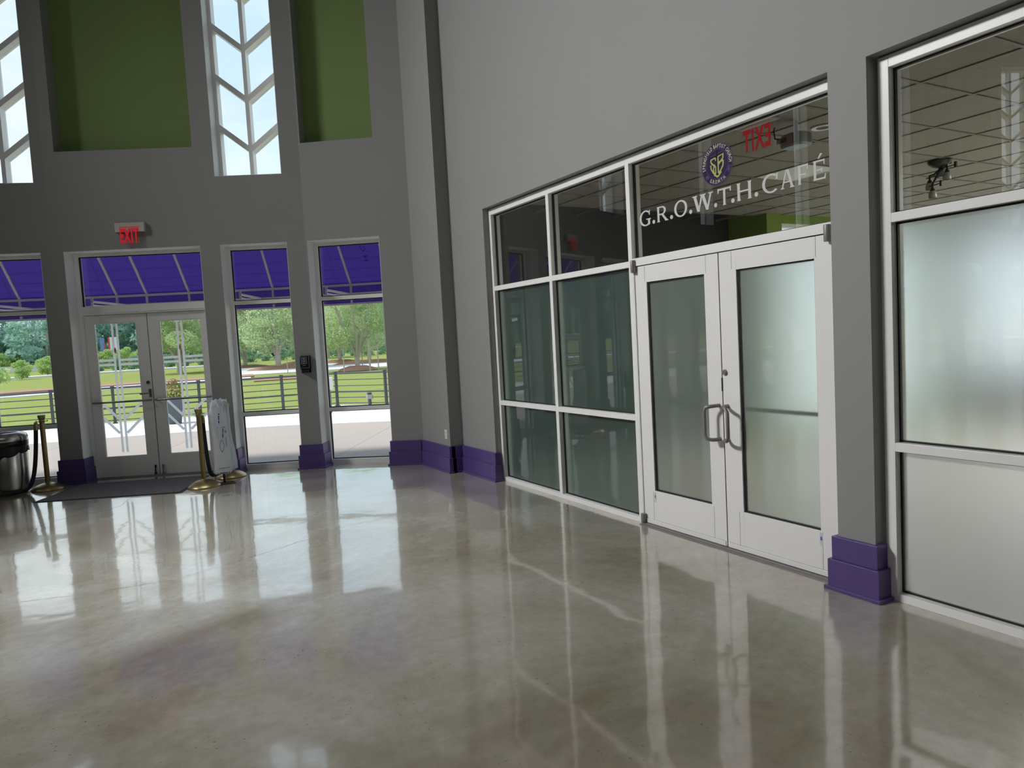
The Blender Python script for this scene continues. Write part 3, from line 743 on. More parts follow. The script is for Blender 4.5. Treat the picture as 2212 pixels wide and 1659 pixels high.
def cafe_lettering():
    e = empty('door_lettering', (LX, 0.9, 2.45), 'white serif lettering on the transom glass above the cafe doors', 'lettering')
    spans = [('G', 1.786, 1.650), ('.', 1.633, 1.602), ('R', 1.584, 1.444), ('.', 1.430, 1.397), ('O', 1.381, 1.241), ('.', 1.222, 1.191),
             ('W', 1.184, 0.976), ('.', 0.972, 0.943), ('T', 0.935, 0.811), ('.', 0.812, 0.782), ('H', 0.765, 0.629), ('.', 0.607, 0.577),
             ('C', 0.542, 0.410), ('A', 0.396, 0.286), ('F', 0.268, 0.184), ('E', 0.158, 0.062)]
    for ch, y0, y1 in spans:
        b = MB(); sx = abs(y0-y1)/WID[ch]; cap = 0.118; zb = 2.450+(1.786-y0)*0.0128
        for ip, pl in enumerate(GL[ch]):
            b.prism(pl, -0.00003*ip, 0.0008, lambda u, v, w_: Vector((LX-0.0008+w_, y0-u*sx, zb+v*cap)))
        obj('letter' if ch != '.' else 'full_stop', b, M['letter_white'], e)
cafe_lettering()

def emblem():
    yc, zc, rr = 0.932, 2.756, 0.149
    e = empty('emblem', (LX, yc, zc), 'round purple church emblem with green shield and ring lettering on the transom glass', 'emblem')
    def P(layer, polys, name, mat):
        b = MB()
        for ip, pl in enumerate(polys): b.prism(pl, -0.000008*ip, 0.0005, lambda u, v, w_: Vector((LX-0.0006-0.0006*layer+w_, yc-u*rr, zc+v*rr)))
        return obj(name, b, M[mat], e)
    disc = [[(math.cos(2*PI*k/56), math.sin(2*PI*k/56)) for k in range(56)]]
    P(0, disc, 'disc', 'emblem_purple')
    P(1, ring(0, 0, 0.985, 0.985, 0.965, 0.965, 0, 360, 56), 'ring_line', 'emblem_lilac')
    P(1, ring(0, 0, 0.70, 0.70, 0.685, 0.685, 0, 360, 48), 'ring_line', 'emblem_lilac')
    def arc_text(txt, a_start, a_end, r, size, flip, mat, name, cond=0.66):
        bs = []; adv = {'.': 0.5, 'I': 0.5, ' ': 0.6, 'W': 1.35}
        ws = [adv.get(ch, 1.0) for ch in txt]; tot = sum(ws); acc = 0
        for ch, wd in zip(txt, ws):
            f_ = (acc+wd/2)/tot; acc += wd
            if ch == ' ': continue
            a = R(a_start+(a_end-a_start)*f_); ux, uy = math.cos(a), math.sin(a)
            rot = a-PI/2 if not flip else a+PI/2
            c_, s_ = math.cos(rot), math.sin(rot)
            def mpt(u, v, w_, ux=ux, uy=uy, c_=c_, s_=s_):
                u *= cond
                return Vector((LX-0.0012+w_*0.3, yc-(r*ux+u*c_-v*s_)*rr, zc+(r*uy+u*s_+v*c_)*rr))
            bs.append(text_mb(ch, size, mpt, bold=0.004))
        obj(name, join(*bs), M[mat], e)
    arc_text('SPRINGFIELD BAPTIST CHURCH', 194, -6, 0.83, 0.25, False, 'emblem_cream', 'ring_text')
    arc_text('G.R.O.W.T.H.', 236, 309, 0.83, 0.235, True, 'emblem_cream', 'motto_text')
    arc_text('EST', 212, 226, 0.83, 0.21, True, 'emblem_lilac', 'date_text')
    arc_text('1873', 324, 345, 0.83, 0.21, True, 'emblem_lilac', 'date_text')
    # shield: two letter shapes either side of a cross
    def st(p0, p1, wd):
        dx, dy = p1[0]-p0[0], p1[1]-p0[1]; l = math.hypot(dx, dy); nx, ny = -dy/l*wd/2, dx/l*wd/2
        return [(p0[0]-nx, p0[1]-ny), (p1[0]-nx, p1[1]-ny), (p1[0]+nx, p1[1]+ny), (p0[0]+nx, p0[1]+ny)]
    def path(pts, wd): return [st(pts[i], pts[i+1], wd) for i in range(len(pts)-1)]
    def sh(dx, dy): return lambda p: (p[0]+dx, p[1]+dy)
    Sl = [(-0.06, 0.16), (-0.10, 0.31), (-0.38, 0.27), (-0.36, 0.12), (-0.07, -0.14), (-0.09, -0.44), (-0.18, -0.40)]
    Sl2 = [(-0.39, 0.02), (-0.37, -0.17), (-0.20, -0.42)]
    Sl3 = [(-0.12, 0.00), (-0.22, -0.14), (-0.20, -0.40)]
    Br = [(0.08, -0.44), (0.08, 0.33), (0.40, 0.42), (0.38, 0.20), (0.10, -0.03)]
    Br2 = [(0.12, 0.06), (0.40, 0.10), (0.38, -0.14), (0.20, -0.36), (0.08, -0.44)]
    Vb = [(-0.20, -0.46), (0.03, -0.60), (0.26, -0.40)]
    P(2, path(Sl, 0.075)+path(Sl2, 0.075)+path(Sl3, 0.06)+path(Br, 0.075)+path(Br2, 0.075)+path(Vb, 0.085), 'shield', 'emblem_green')
    P(3, [st((0.0, 0.66), (0.0, -0.50), 0.085), st((-0.40, 0.34), (0.40, 0.46), 0.09)], 'cross', 'emblem_dark')
    P(2, [st((-0.005, 0.66), (-0.055, 0.44), 0.02), st((-0.40, 0.40), (-0.06, 0.45), 0.018), st((0.06, 0.47), (0.40, 0.52), 0.018)], 'cross_edge', 'emblem_lilac')
emblem()

# ------------------------------------------------------------------ lobby things
def exit_sign(name, mp, label, plate_w, pw, ph, txt_size, plate_mat='sign_white', rim=True, text_w=0.19, thick=0.05, mirror=False):
    """mp(u, d, z): u to the reader's right, d towards the reader, z up; z=0 at the underside of the mount"""
    e = empty(name, mp(0, 0, 0), label, 'exit sign')
    b = MB(); b.box(-plate_w/2, plate_w/2, 0, thick, 0, 0.118, mp); obj('mount_plate', b, M[plate_mat], e, bevel=0.003)
    b = MB(); b.box(-plate_w*0.36, plate_w*0.36, thick, thick+0.004, 0.045, 0.053, mp); obj('lamp_slot', b, M['exit_red'], e)
    b = MB(); b.box(-pw/2, pw/2, thick+0.006, thick+0.012, -ph, 0.045, mp); obj('clear_panel', b, M['clear_glass'], e)
    t = text_mb('EXIT', txt_size, lambda u, v, w_: mp(u, thick+0.0128+w_*0.3, -ph*0.42+v))
    us = [(v) for v in t.v]
    obj('exit_letters', t, M['exit_red'], e)
    return e
f1 = F[1]
def exmp(u, d, z): return f1.p(2.202-u, -d, 3.230+z)
def tall(mp, sx, sy): return lambda u, d, z: mp(u*sx, d, z)
def lobby_exit():
    e = empty('exit_sign', exmp(0, 0, 0), 'red EXIT sign on a grey mount above the glass double doors', 'exit sign')
    b = MB(); b.box(-0.185, 0.185, 0, 0.05, 0, 0.118, exmp); obj('mount_plate', b, M['sign_white'], e, bevel=0.003)
    b = MB(); b.box(-0.125, 0.125, 0.05, 0.054, 0.058, 0.066, exmp); obj('lamp_slot', b, M['exit_red'], e)
    b = MB(); b.box(-0.15, 0.15, 0.022, 0.028, -0.15, 0.0, exmp); obj('clear_panel', b, M['clear_glass'], e)
    t = text_mb('EXIT', 0.19, lambda u, v, w_: exmp(u*0.52-0.01, 0.0505+0.006+w_*0.3, -0.060+v*1.28), bold=0.009, spacing=1.2)
    obj('exit_letters', t, M['exit_red'], e)
lobby_exit()

def soap_dispenser():
    f = F[1]; uc = 0.105
    mp = lambda u, d, z: f.p(uc-u, -d, z)
    e = empty('soap_dispenser', mp(0, 0, 1.29), 'black wall soap dispenser on the narrow pier between two windows', 'dispenser')
    b = MB(); b.box(-0.064, 0.064, 0, 0.03, 1.285, 1.515, mp); obj('back_plate', b, M['black_plastic'], e, bevel=0.008)
    prof = [(0.02, 1.515), (0.085, 1.508), (0.103, 1.480), (0.108, 1.42), (0.106, 1.365), (0.098, 1.335), (0.02, 1.335)]
    b = MB(); b.prism(prof, -0.058, 0.058, lambda a, z, w_: mp(w_, a, z)); obj('cover', b, M['black_plastic'], e, bevel=0.009)
    prof = [(0.02, 1.330), (0.098, 1.330), (0.104, 1.31), (0.090, 1.288), (0.02, 1.285)]
    b = MB(); b.prism(prof, -0.048, 0.048, lambda a, z, w_: mp(w_, a, z)); obj('push_lever', b, M['black_plastic'], e, bevel=0.006)
    b = MB(); b.box(-0.040, 0.034, 0.108, 0.1095, 1.405, 1.492, mp); lb = obj('label_plate', b, M['dispenser_label'], e)
    b = MB()
    for a in ((-0.040, 0.034, 1.489, 1.492), (-0.040, 0.034, 1.405, 1.408), (-0.040, -0.037, 1.405, 1.492), (0.031, 0.034, 1.405, 1.492),
              (-0.026, 0.020, 1.450, 1.453), (-0.024, 0.018, 1.443, 1.446), (-0.020, 0.014, 1.436, 1.439), (-0.014, 0.008, 1.415, 1.421), (-0.016, 0.010, 1.466, 1.470), (-0.010, 0.006, 1.470, 1.480)):
        b.box(a[0], a[1], 0.1095, 0.1101, a[2], a[3], mp)
    obj('label_print', b, M['label_ink'], e)
    b = MB(); b.box(-0.028, 0.018, 0.1062, 0.1082, 1.384, 1.389, mp); obj('script_print', b, M['label_ink'], e)
soap_dispenser()

def wall_outlet():
    mp = lambda u, d, z: Vector((-0.24-d, 5.235-u, 0.462+z))
    e = empty('wall_outlet', mp(0, 0, 0), 'white wall outlet low on the lit side of the corner column', 'outlet')
    b = MB(); b.box(-0.036, 0.036, 0, 0.006, -0.058, 0.058, mp); obj('cover_plate', b, M['outlet_plastic'], e, bevel=0.002)
    for z in (-0.021, 0.021):
        b = MB(); b.box(-0.017, 0.017, 0.006, 0.009, z-0.015, z+0.015, mp); r = obj('receptacle', b, M['outlet_plastic'], e, bevel=0.002)
        b = MB()
        for u in (-0.007, 0.007): b.box(u-0.002, u+0.002, 0.009, 0.0095, z-0.004, z+0.008, mp)
        b.box(-0.003, 0.003, 0.009, 0.0095, z-0.012, z-0.006, mp)
        obj('slot', b, M['dark_slot'], r)
wall_outlet()

def make_stanchion(loc, label, ring_angle):
    e = empty('stanchion', loc, label, 'stanchion', 'brass stanchions at the front doors')
    o = Vector(loc)
    b = MB(); b.lathe([(0.185, 0.0), (0.188, 0.010), (0.180, 0.022), (0.150, 0.045), (0.105, 0.070), (0.060, 0.083), (0.040, 0.090), (0.036, 0.098)], 36, o); obj('base', b, M['brass'], e, True)
    b = MB(); b.lathe([(0.029, 0.09), (0.029, 0.885)], 24, o); obj('pole', b, M['brass'], e, True)
    b = MB(); b.lathe([(0.029, 0.855), (0.033, 0.86), (0.033, 0.885), (0.030, 0.892), (0.036, 0.905), (0.042, 0.925), (0.043, 0.948), (0.040, 0.952), (0.010, 0.955)], 24, o); obj('cap', b, M['brass'], e, True)
    b = MB(); b.lathe([(0.032, 0.866), (0.058, 0.869), (0.060, 0.873), (0.032, 0.876)], 20, o)
    for a in range(2):
        g = ring_angle+a*PI
        c, s_ = math.cos(g), math.sin(g)
        b.tube([o+Vector((0.045*c, 0.045*s_, 0.872)), o+Vector((0.064*c, 0.064*s_, 0.874)), o+Vector((0.070*c, 0.070*s_, 0.882))], 0.006, 6)
    obj('rope_ring', b, M['brass'], e, True)
    return e
SL, SR, SB, SO = (-4.57, 7.98, 0), (-2.885, 6.585, 0), (-2.508, 7.048, 0), (-5.42, 7.66, 0)
make_stanchion(SL, 'brass stanchion standing beside the steel trash can', 2.8)
make_stanchion(SR, 'brass stanchion at the right front corner of the entrance mat', 1.1)
make_stanchion(SB, 'brass stanchion standing behind the umbrella bag stand', 1.1)
make_stanchion(SO, 'brass stanchion at the left picture edge, only its base edge showing', 2.8)

def rope(pa, pb, low, label, start_bias=0.5):
    a, c = Vector(pa), Vector(pb)
    d = (c-a); d.z = 0; d.normalize()
    a2, c2 = a+d*0.068, c-d*0.068
    e = empty('barrier_rope', ((a2+c2)/2).xy.to_3d()+Vector((0, 0, low)), label, 'rope', 'dark barrier ropes')
    n = 40; pts = []
    for k in range(n+1):
        t = 2*k/n-1; w = abs(t)**0.42; x = 0.5+0.5*math.copysign(w, t)
        q = a2.lerp(c2, x); q.z = low+(0.86-low)*w**7
        pts.append(q)
    b = MB(); b.tube([pts[0].lerp(pts[1], 0.5)]+pts[1:-1]+[pts[-1].lerp(pts[-2], 0.5)], 0.024, 12); obj('rope', b, M['rope_cloth'], e, True)
    for p0, p1 in ((pts[0], pts[0].lerp(pts[1], 0.09/max(0.09, (pts[1]-pts[0]).length))), (pts[-1], pts[-1].lerp(pts[-2], 0.09/max(0.09, (pts[-2]-pts[-1]).length)))):
        b = MB(); b.tube([p0+Vector((0, 0, 0.012)), p0.lerp(p1, 0.35), p1], [0.014, 0.027, 0.027], 12); obj('end_ferrule', b, M['brass'], e, True)
rope((SL[0], SL[1], 0), (SO[0], SO[1], 0), 0.03, 'dark rope sagging to the floor in front of the trash can')
rope((SR[0], SR[1], 0), (SB[0], SB[1], 0), 0.10, 'dark rope hanging behind the stanchion at the mat corner')

def floor_mat_thing():
    c = [Vector((-4.67, 7.10, 0)), Vector((-3.16, 6.38, 0)), Vector((-2.74, 7.38, 0)), Vector((-4.20, 8.02, 0))]
    cen = sum(c, Vector())/4
    e = empty('floor_mat', cen, 'dark grey entrance mat in front of the glass double doors', 'mat')
    def sheet(k, z0, z1):
        b = MB(); q = [cen+(p-cen)*k for p in c]
        b.quad_prism([(p.x, p.y, z0) for p in q]+[(p.x, p.y, z1) for p in q]); return b
    obj('rubber_edge', sheet(1.0, 0.0005, 0.005), M['mat_rubber'], e)
    obj('pile', sheet(0.965, 0.004, 0.010), M['mat_fibre'], e)
floor_mat_thing()

def trash_can():
    c = (-4.985, 8.12, 0)
    e = empty('trash_can', c, 'round brushed steel trash can with a black bag, before the left window', 'trash can')
    b = MB(); b.lathe([(0.215, 0.0), (0.222, 0.012), (0.222, 0.03), (0.228, 0.035), (0.228, 0.60), (0.222, 0.61)], 48, c); obj('body', b, M['stainless'], e, True)
    b = MB(); b.lathe([(0.243, 0.595), (0.246, 0.60), (0.246, 0.655), (0.240, 0.66)], 48, c, False, False); obj('rim_band', b, M['black_plastic'], e, True)
    b = MB(); b.lathe([(0.242, 0.652), (0.246, 0.668), (0.243, 0.705), (0.228, 0.738), (0.200, 0.757), (0.165, 0.762), (0.140, 0.752), (0.130, 0.735), (0.128, 0.62)], 48, c, False, False); obj('lid', b, M['stainless'], e, True)
    # folded bag hem hanging over the body, deeper on the left
    rnd = random.Random(4); b = MB(); n = 72; rows = 7
    for k in range(rows+1):
        for j in range(n):
            g = 2*PI*j/n; dep = 0.13+0.05*math.cos(g-PI*1.05)+0.012*math.sin(9*g)
            z = 0.602-dep*k/rows; r = 0.236+0.010*math.sin(17*g+k)*k/rows+0.007*rnd.random()
            b.v.append(Vector((c[0]+r*math.cos(g), c[1]+r*math.sin(g), z)))
    for k in range(rows):
        for j in range(n):
            b.f.append((k*n+j, k*n+(j+1) % n, (k+1)*n+(j+1) % n, (k+1)*n+j))
    o = obj('bag', b, M['black_bag'], e, True); sm = o.modifiers.new('solid', 'SOLIDIFY'); sm.thickness = 0.002
trash_can()

def bag_stand():
    base = Vector((-2.645, 6.66, 0))
    e = empty('umbrella_bag_stand', base, 'black stand hung with white plastic umbrella bags beside the doors', 'bag stand')
    vd = (base-Vector((-3.8, -2.767, 0))).normalized(); rt = Vector((vd.y, -vd.x, 0)); cam = -vd
    ang = R(8); rt = Vector((rt.x*math.cos(ang)-rt.y*math.sin(ang), rt.x*math.sin(ang)+rt.y*math.cos(ang), 0)); cam = Vector((rt.y, -rt.x, 0))
    W = lambda u, d, z: base+rt*u+cam*d+Vector((0, 0, z))
    b = MB(); b.box(-0.12, 0.11, -0.03, 0.15, 0, 0.008, W); obj('base_plate', b, M['black_metal'], e)
    b = MB(); b.box(-0.012, 0.012, -0.012, 0.012, 0.008, 1.04, W); obj('pole', b, M['black_metal'], e)
    b = MB(); b.box(-0.085, 0.085, -0.008, 0.008, 1.005, 1.02, W); b.tube([W(0.0, 0.0, 1.01), W(0.0, 0.05, 1.03), W(0.0, 0.09, 1.05)], 0.006, 6); obj('hook_bar', b, M['black_metal'], e)
    rnd = random.Random(7)
    # front pad of bags: a soft slab
    b = MB(); n = 40; rows = 26
    for k in range(rows+1):
        t = k/rows; z = 0.115+0.925*t
        wl = -0.125+0.012*math.sin(5*t)+(0.055*max(0, t-0.80)/0.2); wr = 0.085+0.008*math.sin(4*t+1)-(0.055*max(0, t-0.80)/0.2)
        th_ = 0.045*(1-0.5*max(0, t-0.7)/0.3)+0.012*(1-t)
        if k == 0: th_ *= 0.55; z += 0.012; wl += 0.02; wr -= 0.02
        for j in range(n):
            g = 2*PI*j/n; cx2, sx2 = math.cos(g), math.sin(g)
            u = (wl+wr)/2+(wr-wl)/2*math.copysign(abs(cx2)**0.5, cx2)
            d = 0.055+th_*math.copysign(abs(sx2)**0.6, sx2)+0.006*math.sin(40*u+6*t)*(0.3+t)
            b.v.append(W(u, d, z))
    for k in range(rows):
        for j in range(n): b.f.append((k*n+j, k*n+(j+1) % n, (k+1)*n+(j+1) % n, (k+1)*n+j))
    b.f.append(tuple(range(n))); b.f.append(tuple(rows*n+j for j in range(n)))
    pad = obj('bag_pack', b, M['white_bag'], e, True)
    pr = MB(); fd = 0.117
    for a in ((-0.028, -0.012, 0.86, 0.875), (-0.030, -0.018, 0.80, 0.85), (-0.032, -0.020, 0.755, 0.79), (-0.060, -0.045, 0.70, 0.708), (-0.015, 0.045, 0.700, 0.706), (0.0, 0.016, 0.64, 0.69),
              (0.0, 0.012, 0.58, 0.63), (0.034, 0.050, 0.635, 0.642), (0.034, 0.038, 0.635, 0.665), (0.046, 0.050, 0.635, 0.665), (-0.070, 0.060, 0.200, 0.204), (-0.055, 0.030, 0.135, 0.147), (0.045, 0.055, 0.135, 0.150), (-0.018, -0.008, 0.40, 0.41), (0.040, 0.044, 0.47, 0.58)):
        pr.box(a[0], a[1], fd-0.008, fd, a[2], a[3], W)
    for sg in (-1, 1):
        pts = [W(-0.012+sg*0.026*math.sin(PI*t), fd-0.001, 0.40+0.15*t) for t in (0, .2, .4, .6, .8, 1)]
        pr.tube(pts, 0.0022, 5)
    tag(obj('print', pr, M['blue_ink'], pad), None, None, None, 'stuff')
    # crumpled sheet trailing to the right behind, and a drooping loop in front
    def sheet(name, fu, rows, cols, mat, par):
        s_ = MB()
        for k in range(rows+1):
            for j in range(cols+1): s_.v.append(fu(j/cols, k/rows))
        for k in range(rows):
            for j in range(cols): s_.f.append((k*(cols+1)+j, k*(cols+1)+j+1, (k+1)*(cols+1)+j+1, (k+1)*(cols+1)+j))
        o = obj(name, s_, mat, par, True, recalc=False); o.modifiers.new('solid', 'SOLIDIFY').thickness = 0.0015; return o
    sheet('loose_bag', lambda u, v: W(0.03+(0.135-0.075*v)*u+0.01*math.sin(9*v), 0.085-0.05*u+0.012*math.sin(22*u+7*v)+0.008*math.sin(31*v+5*u), 0.155+0.02*(1-u)+(0.86+0.02*u)*v+0.012*math.sin(8*u)), 26, 14, M['clear_bag'], e)
    sheet('gathered_top', lambda u, v: W(-0.115+0.225*u, 0.03+0.085*math.sin(PI*u)+0.012*math.sin(30*u+4*v), 0.955+0.10*v*math.sin(PI*(0.12+0.76*u))+0.012*math.sin(25*u)), 8, 26, M['clear_bag'], e)
    lp = MB(); pts = [W(-0.085, 0.115, 0.98), W(-0.075, 0.128, 0.80), W(-0.055, 0.132, 0.62), W(-0.035, 0.132, 0.545), W(-0.012, 0.132, 0.60), W(0.0, 0.130, 0.75), W(0.0, 0.118, 0.98)]
    for i in range(len(pts)-1):
        a, c = pts[i], pts[i+1]; d = (c-a).normalized(); nn = cam.cross(d).normalized()*0.011
        lp.quad_prism([a-nn, c-nn, c-nn+cam*0.003, a-nn+cam*0.003, a+nn, c+nn, c+nn+cam*0.003, a+nn+cam*0.003])
    obj('bag_loop', lp, M['clear_bag'], e)
bag_stand()

# ------------------------------------------------------------------ cafe behind the storefront
CX1, CY0, CY1, CZ = 8.6, -5.0, 4.74, 3.11
b = MB(); b.prism([(0.13, CY0), (CX1+0.2, CY0), (CX1+0.2, 5.1), (0.13, 5.1)], -0.12, -0.0, lambda u, v, z: (u, v, z)); struct('floor.001', b, M['cafe_floor'], 'brown cafe floor behind the storefront')
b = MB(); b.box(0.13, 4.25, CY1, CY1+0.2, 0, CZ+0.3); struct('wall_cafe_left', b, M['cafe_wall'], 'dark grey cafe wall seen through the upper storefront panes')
b = MB(); b.box(4.20, 4.50, 4.05, CY1+0.2, 0, CZ+0.3); struct('wall_cafe_green', b, M['cafe_green'], 'green cafe wall end beside the bright cafe window')
b = MB(); b.box(4.5, CX1+0.2, 4.10, 4.30, 0, 0.12); b.box(4.5, CX1+0.2, 4.10, 4.30, 3.0, CZ+0.3); b.box(8.2, CX1+0.2, 4.10, 4.30, 0.12, 3.0)
struct('wall_cafe_front', b, M['cafe_green'], 'cafe wall around the bright window')
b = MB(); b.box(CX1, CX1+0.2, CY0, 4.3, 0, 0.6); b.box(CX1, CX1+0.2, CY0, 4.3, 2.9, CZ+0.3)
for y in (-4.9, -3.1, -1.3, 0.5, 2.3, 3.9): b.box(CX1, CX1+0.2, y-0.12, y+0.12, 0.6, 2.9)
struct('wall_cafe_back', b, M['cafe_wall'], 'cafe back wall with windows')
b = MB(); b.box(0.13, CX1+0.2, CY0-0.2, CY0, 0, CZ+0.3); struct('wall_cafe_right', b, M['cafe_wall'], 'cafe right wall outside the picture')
def cafe_window():
    e = sestruct('window_42', (6.35, 4.2, 0.35), 'bright cafe window beside the green wall end')
    fr = MB()
    for x in (4.5, 5.42, 6.35, 7.27, 8.15): fr.box(x, x+0.05, 4.15, 4.25, 0.12, 3.0)
    for z in (0.12, 1.1, 2.05, 2.95): fr.box(4.5, 8.2, 4.15, 4.25, z, z+0.05)
    obj('frame', fr, M['white_frame'], e)
    for x in (4.55, 5.47, 6.40, 7.32):
        for z0, z1 in ((0.17, 1.1), (1.15, 2.05), (2.1, 2.95)):
            q = MB(); q.box(x, x+0.87, 4.197, 4.203, z0, z1); obj('pane', q, M['clear_glass'], e)
cafe_window()
def cafe_ceiling():
    b = MB(); b.box(0.13, CX1+0.2, CY0-0.2, 5.1, CZ+0.10, CZ+0.3)
    c = tag(obj('ceiling.001', b, M['ceiling_paint']), 'dark tiled cafe ceiling seen through the upper storefront panes', None, None, 'structure')
    g = MB(); x0, y0, p = 0.292, -0.016-0.61*8, 0.61
    xs = [x0+p*i for i in range(-1, 15)]; ys = [y0+p*i for i in range(0, 17)]
    xs = [x for x in xs if 0.13 < x < CX1]; ys = [y for y in ys if CY0 < y < 4.74]
    for x in xs: g.box(x-0.012, x+0.012, CY0, 5.0, CZ-0.004, CZ+0.02)
    for y in ys: g.box(0.13, CX1, y-0.012, y+0.012, CZ-0.003, CZ+0.02)
    obj('ceiling_grid', g, M['cafe_grid'], c)
    t = MB(); t.box(-0.292, 0.292, -0.292, 0.292, -0.001, 0.014)
    t.v += []; me = None
    for i in range(len(xs)-1):
        for j in range(2, len(ys)-1):
            cxx, cyy = (xs[i]+xs[i+1])/2, (ys[j]+ys[j+1])/2
            if cxx > 6.6 or (abs(cxx-2.425) < 0.1 and abs(cyy-2.119) < 0.1): continue
            if me is None:
                me = t.mesh('ceiling_tile'); me.materials.append(M['cafe_tile'])
            o = bpy.data.objects.new('ceiling_tile', me); COL.objects.link(o); o.parent = c
            o.location = (cxx, cyy, CZ+0.006)
cafe_ceiling()
def cafe_exit():
    # faces into the cafe, so it reads mirrored from the lobby
    mp = lambda u, d, z: Vector((0.55+d, 1.01+u, CZ+z))
    e = empty('exit_sign.001', mp(0, 0, 0), 'red EXIT sign hung from the cafe ceiling, seen mirrored through the transom', 'exit sign')
    b = MB(); b.box(-0.17, 0.17, -0.05, 0.05, -0.012, 0.0, mp); obj('ceiling_plate', b, M['sign_white'], e)
    b = MB(); b.box(-0.155, 0.155, -0.003, 0.003, -0.215, -0.012, mp); obj('clear_panel', b, M['clear_glass'], e)
    t = text_mb('EXIT', 0.215, lambda u, v, w_: mp(u*0.52, 0.0038+w_*0.3, -0.118+v*1.03), bold=0.008, spacing=1.18); obj('exit_letters', t, M['exit_red'], e)
cafe_exit()
def cafe_fittings():
    # projector
    pc = Vector((0.80, 0.86, 2.965))
    e = empty('ceiling_projector', pc, 'grey projector hung under the cafe ceiling behind the transom', 'projector')
    b = MB(); n = 28
    for z, k in ((-0.05, 0.85), (-0.035, 1.0), (0.03, 1.0), (0.045, 0.9)):
        for j in range(n):
            g = 2*PI*j/n; b.v.append(pc+Vector((0.085*k*math.copysign(abs(math.cos(g))**0.6, math.cos(g)), 0.105*k*math.copysign(abs(math.sin(g))**0.6, math.sin(g)), z)))
    for k in range(3):
        for j in range(n): b.f.append((k*n+j, k*n+(j+1) % n, (k+1)*n+(j+1) % n, (k+1)*n+j))
    b.f.append(tuple(range(n))); b.f.append(tuple(3*n+j for j in range(n))); obj('body', b, M['projector_grey'], e, True)
    b = MB()
    for k in range(8): b.box(pc.x-0.0875, pc.x-0.084, pc.y+0.02+k*0.011, pc.y+0.025+k*0.011, pc.z-0.012, pc.z+0.022)
    obj('vent_slots', b, M['dark_slot'], e)
    b = MB(); b.tube([pc+Vector((0, 0, 0.04)), (pc.x, pc.y, CZ)], 0.016, 10); obj('mount_pole', b, M['grey_metal'], e)
    b = MB(); b.tube([pc+Vector((0, 0.10, 0.03)), pc+Vector((0, 0.19, 0.06)), pc+Vector((0, 0.20, 0.12)), (pc.x, pc.y+0.19, CZ)], 0.006, 6); obj('cable', b, M['black_metal'], e)
    # recessed downlight
    c = Vector((1.17, 0.905, CZ-0.004))
    e = empty('downlight', c, 'round white recessed downlight in the cafe ceiling', 'downlight')
    b = MB(); b.lathe([(0.085, 0.004), (0.082, -0.004), (0.050, -0.002), (0.050, 0.004)], 28, c, False, False); obj('trim_ring', b, M['white_paint'], e, True)
    b = MB(); b.lathe([(0.049, 0.001), (0.02, 0.003)], 24, c, False, True); obj('lamp_well', b, M['dark_slot'], e)
    # flat light panel
    c = Vector((2.425, 2.119, CZ))
    e = empty('ceiling_light_panel', c, 'square white light panel set in the cafe ceiling', 'light panel')
    b = MB(); b.box(c.x-0.29, c.x+0.29, c.y-0.29, c.y+0.29, CZ+0.002, CZ+0.012); obj('lens', b, M['troffer_lens'], e)
    b = MB()
    for a in ((-0.30, -0.28, -0.3, 0.3), (0.28, 0.30, -0.3, 0.3), (-0.28, 0.28, -0.3, -0.28), (-0.28, 0.28, 0.28, 0.3)): b.box(c.x+a[0], c.x+a[1], c.y+a[2], c.y+a[3], CZ-0.003, CZ+0.012)
    obj('frame', b, M['white_paint'], e)
    # four-headed spot fitting
    c = Vector((3.42, 1.28, CZ))
    e = empty('spot_fitting', c, 'black ceiling spot fitting with four glass heads behind the right window', 'spot light')
    b = MB(); b.lathe([(0.02, -0.075), (0.06, -0.065), (0.095, -0.035), (0.105, -0.01), (0.10, 0.0)], 28, c); obj('canopy', b, M['black_metal'], e, True)
    vr = Vector((0.49, -0.87, 0)); vf = Vector((0.87, 0.49, 0))
    for (u, v, z) in ((0.015, 0.03, -0.035), (0.062, -0.03, -0.085), (-0.085, 0.03, -0.155), (-0.06, -0.03, -0.245)):
        q = c+vr*u+vf*v+Vector((0, 0, z))
        b = MB(); b.tube([c+Vector((0, 0, -0.09)), c+vr*u*0.5+vf*v+Vector((0, 0, z*0.5-0.045)), q+Vector((0, 0, 0.02)), q+Vector((0, 0, -0.03))], 0.011, 8)
        b.tube([q+vr*0.075+Vector((0, 0, 0.02)), q-vr*0.03+Vector((0, 0, 0.0))], 0.006, 6); b.box(q.x+0.02, q.x+0.044, q.y-0.075, q.y-0.055, q.z-0.01, q.z+0.045)
        h = obj('arm', b, M['black_metal'], e, True)
        b = MB(); b.lathe([(0.012, -0.02), (0.020, -0.03), (0.024, -0.05)], 16, q, True, False); obj('socket', b, M['black_metal'], h, True)
        b = MB(); b.lathe([(0.022, -0.045), (0.034, -0.065), (0.038, -0.095), (0.034, -0.115)], 20, q, False, False); obj('glass_shade', b, M['lamp_glass'], h, True)
cafe_fittings()

